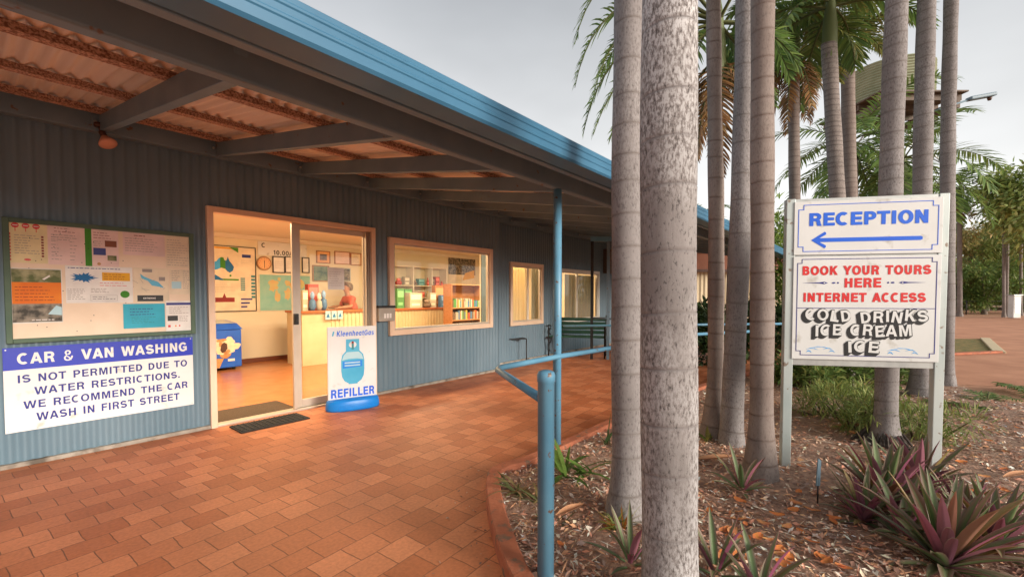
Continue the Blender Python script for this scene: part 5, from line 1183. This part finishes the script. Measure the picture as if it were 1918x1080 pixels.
# ------------------------------------------------------------------ garden plants
def boat_lily_mesh(seed, n, length, width, purple=.5, lean=.0):
    rr = random.Random(seed); f = MB(); pal_g = [(.16, .27, .10), (.20, .33, .13), (.25, .35, .14)]; pal_p = [(.46, .15, .22), (.38, .12, .20), (.52, .21, .27), (.33, .13, .19)]
    for i in range(n):
        az = 2.4 * i + rr.uniform(-.25, .25); u = i / n; el = 1.35 - 1.15 * u + rr.uniform(-.12, .12); l = length * rr.uniform(.75, 1.15) * (.75 + .35 * math.sin(math.pi * min(1, u + .25)))
        d = Vector((math.cos(az) * math.cos(el), math.sin(az) * math.cos(el), math.sin(el))); side = Vector((-math.sin(az), math.cos(az), 0)); p = Vector((math.cos(az), math.sin(az), 0)) * .025 + Vector((0, 0, .01 + .07 * (1 - u)))
        seg = 6; top = []; dr = rr.uniform(.25, .8); wd = width * rr.uniform(.8, 1.2); gc = rr.choice(pal_g); pc = rr.choice(pal_p); ye = rr.random() < .10
        g2 = rr.choice([(.20, .20, .05), (.13, .16, .05), (.26, .17, .06)]) if rr.random() < .35 else gc
        tw = rr.uniform(-.35, .35); ug = tuple(a * .85 for a in gc) if rr.random() < .3 else pc
        rows = []
        for k in range(seg + 1):
            v = k / seg; w_ = wd * .5 * (math.sin(math.pi * (.22 + .78 * v)) ** .75 if k < seg else .02); nrm = side.cross(d) * -1; s2 = (side + nrm * tw * v).normalized()
            rows.append((p.copy(), s2, nrm, w_, v)); d = (d + Vector((0, 0, -dr / seg * (.3 + 1.3 * v)))).normalized(); p = p + d * l / seg
        for lay in (0, 1):
            vs = []; cs = []; fs = []
            for p_, s_, n_, w_, v in rows:
                off = n_ * (.0008 if lay == 0 else -.0008)
                for j, q in enumerate((-1, -.35, 0, .35, 1)):
                    vs.append(p_ + s_ * w_ * q + n_ * (abs(q) * w_ * .45) + off)
                    if lay == 0: c = gc if abs(q) != .35 else g2; c = tuple(a * (1 - .25 * v) + b_ * .25 * v for a, b_ in zip(c, pc))
                    else: c = ug if q else tuple(x * .8 for x in ug)
                    if abs(q) == 1: c = tuple(a * .5 + b_ * .5 for a, b_ in zip(c, pc))
                    if ye: c = tuple(a * .5 + b_ * .5 for a, b_ in zip(c, (.45, .26, .07)))
                    cs.append(c)
            for k in range(seg):
                for j in range(4): a = k * 5 + j; fs.append((a, a + 1, a + 6, a + 5) if lay == 0 else (a, a + 5, a + 6, a + 1))
            f.add(vs, fs, 'leaf', True, cs)
    return f.mesh('leaves', fix=False)
LILY = [boat_lily_mesh(1, 46, .38, .050), boat_lily_mesh(2, 40, .36, .048), boat_lily_mesh(3, 50, .40, .050), boat_lily_mesh(4, 13, .28, .036)]
def plant(name, me, label, cat, x, y, z, rz=0, s=1, group=None, tilt=0):
    o = bpy.data.objects.new(name, me); COL.objects.link(o); o.location = (x, y, z); o.rotation_euler = (tilt, 0, rz); o.scale = (s, s, s); return tag(o, label, cat, group)
lg = 'purple and green boat lilies in the garden bed'
for i, (x, y, k, s, lab) in enumerate((
    (1655, 965, 0, .92, 'boat lily at the back left of the big purple clump by the sign post'), (1718, 945, 1, .92, 'boat lily at the back of the clump, right against the sign post'), (1618, 990, 1, .7, 'small boat lily at the left foot of the big purple clump'),
    (1690, 1025, 3, 1.1, 'sparse boat lily in the middle of the big purple clump'), (1770, 1085, 2, .92, 'largest boat lily, at the front of the clump in the bottom right corner'), (1860, 1060, 0, .8, 'boat lily at the right end of the front clump'), (1805, 1010, 1, .72, 'purple boat lily behind the front clump on the right'),
    (1390, 935, 3, .95, 'small boat lily in front of the brown ringed palm trunk'), (1340, 1105, 3, .9, 'boat lily at the bottom edge right of the nearest trunk'), (1180, 1085, 3, .85, 'boat lily with long dark leaves left of the nearest trunk'), (1420, 1150, 3, .9, 'boat lily mostly below the bottom edge of the picture'),
    (1665, 705, 3, 1.3, 'small dark boat lily among the shrubs below the sign'), (1570, 700, 3, 1.2, 'upright purple leaved plant among the ferns behind the sign'))):
    g = gp(x, y); plant('boat_lily', LILY[k], lab, 'plant', g.x, g.y, bed_z(g.x, g.y) - .01, rng.uniform(0, 6), s, lg)
def blade_plant(seed, n, length, width, cols, el0=1.2, el1=.3, droop=.6, segs=5):
    rr = random.Random(seed); f = MB()
    for i in range(n):
        az = rr.uniform(0, 6.3); el = rr.uniform(el1, el0); c = rr.choice(cols); g = rr.uniform(.75, 1.25); c = tuple(x * g for x in c)
        d = Vector((math.cos(az) * math.cos(el), math.sin(az) * math.cos(el), math.sin(el))); leaf_strip(f, Vector((rr.uniform(-.03, .03), rr.uniform(-.03, .03), 0)), d, Vector((-math.sin(az) * .2, math.cos(az) * .2, 1)), length * rr.uniform(.6, 1.15), width * rr.uniform(.7, 1.2), c, segs=segs, droop=droop * rr.uniform(.5, 1.6), fold=.3)
    return f.mesh('leaves', fix=False)
gcs = [(.10, .19, .03), (.13, .22, .04), (.08, .15, .03)]
g = gp(1062, 905); plant('palm_seedling', blade_plant(3, 9, .34, .055, gcs, 1.45, .35, .8), 'bright green broad leaved seedling beside the verandah post', 'plant', g.x, g.y, .04, .6)
g = gp(1100, 900); plant('palm_seedling', blade_plant(8, 6, .26, .045, gcs, .9, .1, .5), 'low light green seedling left of the grey trunk', 'plant', g.x, g.y, .04, 2.6)
g = gp(1138, 842); plant('palm_seedling', blade_plant(5, 6, .24, .035, [(.06, .11, .04), (.08, .13, .04)], 1.5, .9, .3), 'upright dark green seedling against the kerb behind the grey trunk', 'plant', g.x, g.y, .04)
dryc = [(.12, .13, .05), (.22, .17, .07), (.09, .11, .04), (.30, .20, .10)]
g = gp(968, 935); plant('grass_tuft', blade_plant(6, 34, .25, .014, dryc, 1.1, .1, .9), 'straggly half dry tuft in the corner of the kerb', 'plant', g.x, g.y, .04)
g = gp(1010, 950); plant('grass_tuft', blade_plant(16, 22, .22, .018, dryc, .9, .1, .9), 'half dry tuft beside the blue bollard post', 'plant', g.x, g.y, .04)
yg = [(.22, .24, .04), (.16, .20, .04), (.30, .22, .05), (.48, .16, .04)]
g = gp(1160, 1005); plant('grass_tuft', blade_plant(7, 70, .17, .010, yg, 1.4, .3, .9), 'yellow green tuft with orange tips in front of the grey trunk', 'plant', g.x, g.y, .03)
g = gp(1035, 1000); plant('grass_tuft', blade_plant(17, 26, .15, .012, dryc, .9, .1, .9), 'low dry tuft right of the bollard near the bottom of the bed', 'plant', g.x, g.y, .03)
g = gp(1325, 835); plant('palm_seedling', blade_plant(18, 7, .13, .03, [(.22, .22, .05), (.16, .2, .05)], 1.3, .3, .5), 'tiny yellow green seedling at the foot of the slim pinkish trunk', 'plant', g.x, g.y, .03)
g = gp(1850, 765)
fr = MB(); rr = random.Random(12)
for az, el, l in ((0.1, .35, .75), (.5, .5, .6), (-.3, .3, .8), (2.7, .3, .7), (3.2, .25, .9), (1.5, .6, .5)): frond(fr, Vector((0, 0, 0)), az, el, l, .7, rr, lambda q: q.choice([(.10, .17, .04), (.13, .2, .05)]), n=16, leaf=.22, w=.03)
FR = fr.mesh('leaves', fix=False)
for (x, y, s, rz, lab) in ((1850, 752, .5, .2, 'low spreading young palm at the edge of the mulch by the road'), (1922, 738, .6, 1.2, 'young palm fronds cut by the right edge of the picture'), (1793, 765, .55, 2.5, 'young palm fronds beside the right sign post'), (1700, 742, .5, 4, 'young palm at the foot of the broad based grey palm')):
    g = gp(x, y); plant('young_palm', FR, lab, 'plant', g.x, g.y, .02, rz, s)
# ferny shrubs behind the sign
def shrub_mesh(seed, rx, ry, rz_, n, leaf, wl, cols, feather=False):
    rr = random.Random(seed); f = MB(); clumps = [(Vector((rr.uniform(-1, 1) * rx * .7, rr.uniform(-1, 1) * ry * .7, rz_ * rr.uniform(.15, .85))), rr.uniform(.25, .5)) for _ in range(14)]
    for i in range(n):
        c, cr_ = rr.choice(clumps); d = Vector((rr.gauss(0, 1), rr.gauss(0, 1), rr.gauss(.3, 1))).normalized(); p = c + Vector((d.x * rx * cr_, d.y * ry * cr_, d.z * rz_ * cr_)) * rr.random() ** .4
        if p.z < 0: p.z = rr.uniform(0, .1)
        q = rr.choice(cols); g = rr.uniform(.65, 1.3); dv = (d + Vector((rr.uniform(-.7, .7), rr.uniform(-.7, .7), rr.uniform(-.2, .7)))).normalized()
        leaf_strip(f, p, dv, Vector((rr.uniform(-.5, .5), rr.uniform(-.5, .5), 1)), leaf * rr.uniform(.6, 1.3), wl * rr.uniform(.7, 1.3), tuple(x * g for x in q), segs=2, droop=rr.uniform(.1, .9))
    for c, cr_ in clumps: f.tube([(c.x * .3, c.y * .3, 0), (c.x * .7, c.y * .7, c.z * .6), tuple(c)], [.012, .008, .004], 'leaf', 5, False, (.12, .09, .05))
    return f.mesh('foliage', fix=False)
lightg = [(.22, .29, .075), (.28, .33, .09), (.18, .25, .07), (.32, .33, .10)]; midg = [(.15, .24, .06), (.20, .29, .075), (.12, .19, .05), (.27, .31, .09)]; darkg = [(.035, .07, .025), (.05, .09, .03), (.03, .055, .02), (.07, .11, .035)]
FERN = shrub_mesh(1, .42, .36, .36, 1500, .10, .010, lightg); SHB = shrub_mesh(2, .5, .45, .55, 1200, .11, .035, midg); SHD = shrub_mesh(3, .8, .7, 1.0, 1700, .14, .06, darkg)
for (x, y, me, s, rz, lab) in (
    (1615, 812, FERN, 1.1, .3, 'light green feathery fern left of the rooty palm foot'), (1715, 830, FERN, .95, 1.6, 'light green feathery fern between the rooty palm and the right sign post'), (1560, 785, FERN, .9, 2.5, 'light green feathery fern nearest the left sign post'),
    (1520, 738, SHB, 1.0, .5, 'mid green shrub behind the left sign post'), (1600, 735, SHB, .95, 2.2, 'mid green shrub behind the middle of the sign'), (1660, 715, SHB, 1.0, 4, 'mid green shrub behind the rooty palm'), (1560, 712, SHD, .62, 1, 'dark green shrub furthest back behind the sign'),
    (1465, 720, SHB, .6, 3, 'mid green shrub between the ringed trunk and the left sign post'), (1745, 700, SHB, .45, 3.4, 'small shrub at the foot of the broad palm')):
    g = gp(x, y); plant('shrub', me, lab, 'shrub', g.x, g.y, .0, rz, s)
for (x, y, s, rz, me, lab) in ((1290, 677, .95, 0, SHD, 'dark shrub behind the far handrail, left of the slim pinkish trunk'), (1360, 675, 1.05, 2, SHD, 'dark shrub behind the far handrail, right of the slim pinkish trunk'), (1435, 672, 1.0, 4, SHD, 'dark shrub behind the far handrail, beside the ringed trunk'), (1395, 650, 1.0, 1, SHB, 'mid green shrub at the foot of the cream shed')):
    g = gp(x, y); plant('shrub', me, lab, 'shrub', g.x, g.y, 0, rz, s)
TALL = shrub_mesh(4, .75, .7, 2.9, 3800, .15, .05, [(.20, .30, .06), (.26, .36, .08), (.14, .23, .05), (.32, .38, .09)])
for (x, y, s, rz, lab) in ((1478, 655, 1.0, 0, 'tall green hedge shrub showing left of the reception sign'), (1530, 650, 1.0, 2, 'tall green hedge shrub hidden mostly by the reception sign')):
    g = gp(x, y); plant('shrub', TALL, lab, 'shrub', g.x, g.y, 0, rz, s)
# fallen leaves, sheath, stake
def dry_leaf_mesh(seed):
    rr = random.Random(seed); f = MB(); c = rr.choice([(.62, .22, .07), (.55, .17, .05), (.66, .30, .11), (.50, .22, .09)]); vs = []; cs = []
    for i in range(5):
        u = i / 4; w_ = .020 * math.sin(math.pi * (.1 + .8 * u)); z = .004 + .014 * abs(u - .5)
        for q in (-1, 0, 1): vs.append((u * .075 - .037, q * w_, z + abs(q) * .006)); cs.append(tuple(x * rr.uniform(.85, 1.15) for x in c))
    f.add(vs, [(i * 3 + j, i * 3 + j + 1, i * 3 + j + 4, i * 3 + j + 3) for i in range(4) for j in range(2)], 'litter', True, cs); return f.mesh('dry_leaf', fix=False)
DL = [dry_leaf_mesh(i) for i in range(6)]; rr = random.Random(77)
spots = [(1370, 1000), (1402, 1012), (1396, 985), (1418, 1010), (1455, 970), (1473, 990), (1470, 1035), (1550, 1065), (1520, 1025), (1530, 1050), (1365, 1008), (1440, 1015), (1520, 962), (1495, 925), (1050, 1028), (1300, 905), (1330, 960), (1385, 960), (1430, 985), (1500, 1000), (1580, 1075), (1560, 985), (1500, 880), (1600, 815), (1640, 860), (1800, 870), (1840, 905), (1880, 880), (1815, 840), (1780, 850), (1400, 1060), (1470, 1070)]
spots += [(rr.uniform(1330, 1620), rr.uniform(930, 1078)) for _ in range(24)] + [(rr.uniform(1780, 1915), rr.uniform(800, 930)) for _ in range(8)]
for i, (x, y) in enumerate(spots):
    g = gp(x, y, .04)
    if not inside(g.x, g.y): continue
    o = plant('dry_leaf', DL[i % 6], 'curled orange dry leaf lying on the mulch', 'leaf', g.x, g.y, bed_z(g.x, g.y) + .012, rr.uniform(0, 6.3), rr.uniform(.6, 1.15), 'orange dry leaves scattered on the mulch', rr.uniform(-.3, .3))
def sheath(x, y, l, w_, rz, label):
    f = MB(); vs = []; fs = []
    for i in range(9):
        u = i / 8; ww = w_ * math.sin(math.pi * (.06 + .88 * u)) * .5
        for q in range(5): a = (q - 2) / 2; vs.append(((u - .5) * l, a * ww, .012 + .035 * a * a * (ww / w_) + .05 * u * u * .3))
    for i in range(8):
        for q in range(4): a = i * 5 + q; fs.append((a, a + 1, a + 6, a + 5))
    f.add(vs, fs, 'bed_sheath', True); g = gp(x, y); tag(f.build('palm_sheath', None, fix=False, loc=(g.x, g.y, bed_z(g.x, g.y) + .012), rz=rz), label, 'palm sheath')
sheath(1068, 978, .20, .055, .55, 'dry tan palm sheath lying right of the blue bollard'); sheath(1338, 876, .38, .07, .1, 'long orange palm sheath behind the nearest trunk'); sheath(1600, 812, .30, .06, -.2, 'orange dry sheath at the edge of the light green fern'); sheath(1905, 905, .25, .05, .2, 'pale dry sheath at the right edge of the mulch'); sheath(1640, 700, .30, .08, -.3, 'curled orange dry frond among the shrubs below the sign')
g = gp(1531, 955); t = thing('garden_stake', 'small dark marker stake standing in the mulch left of the boat lilies', 'stake', g)
f = MB(); f.tube([(0, 0, -.02), (0, 0, .20)], .0045, 'black_iron', 6); f.build('rod', t); f = MB(); f.poly([(-.012, .15), (.010, .15), (.014, .30), (-.004, .315)], 'steel_grey', -.004, .004); f.build('head', t)

# ------------------------------------------------------------------ beyond the garden
def dist_at(px, Y): return at(px, 553, Y)
# water tank on its tower
c = dist_at(1652, 30); zb_, zt_ = at(1650, 203, 30).z, at(1650, 135, 30).z; tr_ = 2.3
t = thing('water_tank', 'pale green corrugated water tank on a braced steel tower behind the palms', 'water tank', (c.x, c.y, 0))
f = MB(); pr = [(tr_, zb_)]
k = 14
for i in range(k): z = zb_ + (zt_ - zb_) * (i + .5) / k; pr += [(tr_ + .09, z), (tr_, z + (zt_ - zb_) * .5 / k)]
f.lathe(pr, 'tank_green', 40); f.smooth = [False] * len(f.f); f.build('tank', t)
f = MB(); f.lathe([(tr_, zt_), (tr_ * .6, zt_ + .22), (.05, zt_ + .4)], 'tank_green', 40); f.build('tank_roof', t)
f = MB(); [f.box(-2.6, 2.6, y - .08, y + .08, zb_ - .5, zb_ - .12, 'tower_steel') for y in (-2.3, -.8, .8, 2.3)]; [f.box(x - .1, x + .1, -2.5, 2.5, zb_ - 1.0, zb_ - .51, 'tower_steel') for x in (-2.3, 2.3)]; f.box(-2.7, 2.7, -2.7, 2.7, zb_ - .11, zb_ - .02, 'tower_steel'); f.build('platform', t)
LG = [(-2.3, -2.3), (2.3, -2.3), (2.3, 2.3), (-2.3, 2.3)]
for x, y in LG: f = MB(); f.bar((x, y, 0), (x, y, zb_ - 1.06), .18, .18, 'tower_strut'); f.build('leg', t)
for i in range(4):
    (xa, ya), (xb, yb_) = LG[i], LG[(i + 1) % 4]
    for za, zc in ((0, zb_ * .33), (zb_ * .33, zb_ * .66), (zb_ * .66, zb_ - 1.1)):
        f = MB(); f.bar((xa, ya, za), (xb, yb_, zc), .07, .07, 'tower_strut'); f.build('brace', t); f = MB(); f.bar((xa, ya + .09, zc), (xb, yb_ + .09, za), .07, .07, 'tower_strut'); f.build('brace', t)
# street lamp
c = dist_at(1728, 20); t = thing('street_lamp', 'grey street lamp with a long rising arm behind the palms', 'street lamp', (c.x, c.y, 0)); zl = at(1728, 212, 20).z
f = MB(); f.tube([(0, 0, 0), (0, 0, zl + .3)], [.09, .06], 'galv', 12); f.build('pole', t)
e_ = at(1818, 186, 20); f = MB(); f.tube([(0, 0, zl), (e_.x - c.x, 0, e_.z)], .04, 'steel_grey', 8); f.build('arm', t)
h_ = at(1862, 177, 20); d = (h_ - e_).normalized(); n_ = Vector((0, 1, 0)); f = MB(); f.bar((e_.x - c.x - .1, 0, e_.z), (h_.x - c.x, 0, h_.z), .30, .16, 'steel_grey'); f.build('lamp_head', t, bevel=.04); f = MB(); q = Vector((h_.x - c.x, 0, h_.z)); f.lathe([(.06, 0), (.09, .1), (.06, .14)], 'lamp_brown', 10, c=(q.x - .2, 0, q.z - .26)); f.build('sensor', t)
f = MB(); q = at(1748, 228, 20); f.box(q.x - c.x - .1, q.x - c.x + .12, -.1, .1, q.z - .12, q.z + .12, 'black_iron'); f.bar((0, 0, q.z), (q.x - c.x, 0, q.z), .04, .04, 'galv'); f.build('junction_box', t)
# cream shed
t = thing('shed', 'cream corrugated shed with a white roof and orange brown fascia', 'building', dist_at(1340, 17), 0); c = t.location.copy(); t.location.z = 0
zr, zw, zf = at(1340, 462, 17).z, at(1340, 508, 17).z, at(1340, 474, 17).z
f = MB(); corr(f, -2.5, 4.5, 0, zw, 'shed_wall', 0, .02, .16, 6); f.box(-2.5, 4.5, .1, 5, 0, zw, 'shed_wall'); f.build('wall', t, fix=False)
f = MB(); f.box(-2.7, 4.7, -.3, -.2, zw, zf, 'shed_fascia'); f.box(-2.7, 4.7, -.34, -.301, zw - .04, zw + .06, 'lamp_brown'); f.build('fascia', t)
f = MB(); f.add([(-2.9, -.4, zf), (4.9, -.4, zf), (4.9, 5, zf + .9), (-2.9, 5, zf + .9), (-2.9, -.4, zf + .12), (4.9, -.4, zf + .12), (4.9, 5, zf + 1.02), (-2.9, 5, zf + 1.02)], [(0, 1, 2, 3), (4, 7, 6, 5), (0, 4, 5, 1), (1, 5, 6, 2), (2, 6, 7, 3), (3, 7, 4, 0)], 'shed_roof'); f.build('roof', t)
# service pillar, wire fence
c = dist_at(1901, 25); t = thing('service_pillar', 'pale grey metal service pillar across the road', 'pillar', (c.x, c.y, 0)); zt_ = at(1900, 553, 25).z; f = MB(); f.box(-.22, .22, -.15, .15, 0, zt_, 'sign_white'); f.build('case', t, bevel=.03); f = MB(); f.box(-.26, .26, -.19, .19, zt_, zt_ + .05, 'galv'); f.build('cap', t); f = MB(); f.box(-.16, .16, -.158, -.151, .25, zt_ - .15, 'galv'); f.build('door', t)
t = thing('wire_fence', 'low thin wire fence along the far side of the road', 'fence', (15, 29, 0)); 
for i in range(12): f = MB(); f.tube([(i * 3, 0, 0), (i * 3, 0, .95)], .035, 'black_iron', 6); f.build('post', t)
f = MB()
for z in (.3, .6, .9): f.tube([(0, 0, z), (33, 0, z)], .012, 'black_iron', 5)
f.build('wire', t)
# trees
def tree_meshes(seed, H, rad, n, leaf, cols, th=None):
    rr = random.Random(seed); tf = MB(); cf = MB(); th = th or H * .35; tips = []
    tf.tube([(0, 0, -.1), (.1, .05, th * .5), (.0, .1, th)], [.22, .17, .14], 'bark_tree', 8, False)
    for i in range(9):
        az = 2.4 * i; e = Vector((math.cos(az) * rad * rr.uniform(.4, .85), math.sin(az) * rad * rr.uniform(.4, .85), th + (H - th) * rr.uniform(.15, .9))); m_ = Vector((e.x * .4, e.y * .4, th + (e.z - th) * .6))
        tf.tube([(0, .1, th * .95), tuple(m_), tuple(e)], [.10, .06, .02], 'bark_tree', 6, False)
        for _ in range(4): tips.append((e + Vector((rr.gauss(0, .3), rr.gauss(0, .3), rr.gauss(0, .22))) * rad * .6, rr.uniform(.16, .36) * rad))
    for i in range(n):
        c_, q = rr.choice(tips); d = Vector((rr.gauss(0, 1), rr.gauss(0, 1), rr.gauss(0, .8))).normalized(); p = c_ + d * q * rr.random() ** .45
        if p.z < .25: continue
        k = rr.choice(cols); g = rr.uniform(.6, 1.35); leaf_strip(cf, p, (d + Vector((rr.uniform(-1, 1), rr.uniform(-1, 1), rr.uniform(-.9, .4)))).normalized(), Vector((rr.uniform(-.6, .6), rr.uniform(-.6, .6), 1)), leaf * rr.uniform(.6, 1.4), leaf * .42, tuple(x * g for x in k), segs=2, droop=.3)
    return tf.mesh('trunk', fix=False), cf.mesh('crown', fix=False)
olive = [(.33, .42, .13), (.42, .48, .15), (.25, .34, .10), (.48, .48, .18)]; warm = [(.38, .36, .14), (.46, .38, .16), (.30, .32, .12), (.55, .38, .17)]
TM = [tree_meshes(1, 9, 4.2, 9000, .34, olive), tree_meshes(2, 7.5, 3.6, 5600, .32, warm), tree_meshes(3, 4.2, 2.8, 5500, .26, midg, th=.7)]
def tree(k, px, Y, s, rz, label, nm='tree'):
    c = dist_at(px, Y); t = thing(nm, label, 'tree', (c.x, c.y, 0), rz); t.scale = (s, s, s)
    for me, n_ in zip(TM[k], ('trunk', 'crown')): o = bpy.data.objects.new(n_, me); COL.objects.link(o); o.parent = t
tree(0, 1995, 23, .98, .3, 'big bright green tree at the right edge across the road')
tree(0, 1925, 33, .85, 2.1, 'broad olive tree behind the service pillar across the road')
tree(1, 1850, 36, .82, 1.2, 'thin warm toned tree behind the lone tall palm')
tree(1, 1760, 34, .8, 4.2, 'yellowish tree behind the right edge of the reception sign')
tree(0, 1838, 42, .8, 5.0, 'dense olive tree furthest back between the lone palm and the pale trunks')
tree(2, 1845, 29.8, .85, .5, 'low dense dark bush tree left of the pale bare trunks')
tree(2, 1800, 31, .8, 2.5, 'low dense bush tree at the foot of the lone tall palm')
tree(2, 1905, 31, .7, 3.6, 'low bush tree behind the service pillar')
tree(1, 1700, 38, .8, .9, 'far warm toned tree hidden mostly by the reception sign')
tree(0, 1470, 30, .75, .4, 'olive tree behind the tall hedge left of the sign')
tree(1, 1380, 34, .62, 3.0, 'low far tree behind the cream shed')
# far woodland closing the view
f = MB(); rr = random.Random(5)
for i in range(9000):
    a = R(rr.uniform(-10, 62)); d_ = rr.uniform(58, 75); hh = 5.0 + 2.5 * noise.noise(Vector((a * 9, 0, 0))) + 1.2 * noise.noise(Vector((a * 40, 3, 0)))
    p = Vector((math.sin(a) * d_, math.cos(a) * d_, hh * rr.random() ** .8)); k = rr.choice(olive + warm + darkg); g = rr.uniform(.6, 1.3)
    leaf_strip(f, p, Vector((rr.uniform(-1, 1), rr.uniform(-1, 1), rr.uniform(-.5, .8))), Vector((rr.uniform(-.6, .6), rr.uniform(-.6, .6), 1)), 1.3, .75, tuple(x * g for x in k), segs=2, droop=.3)
o = setting(f.build('far_woodland', fix=False), 'stuff')
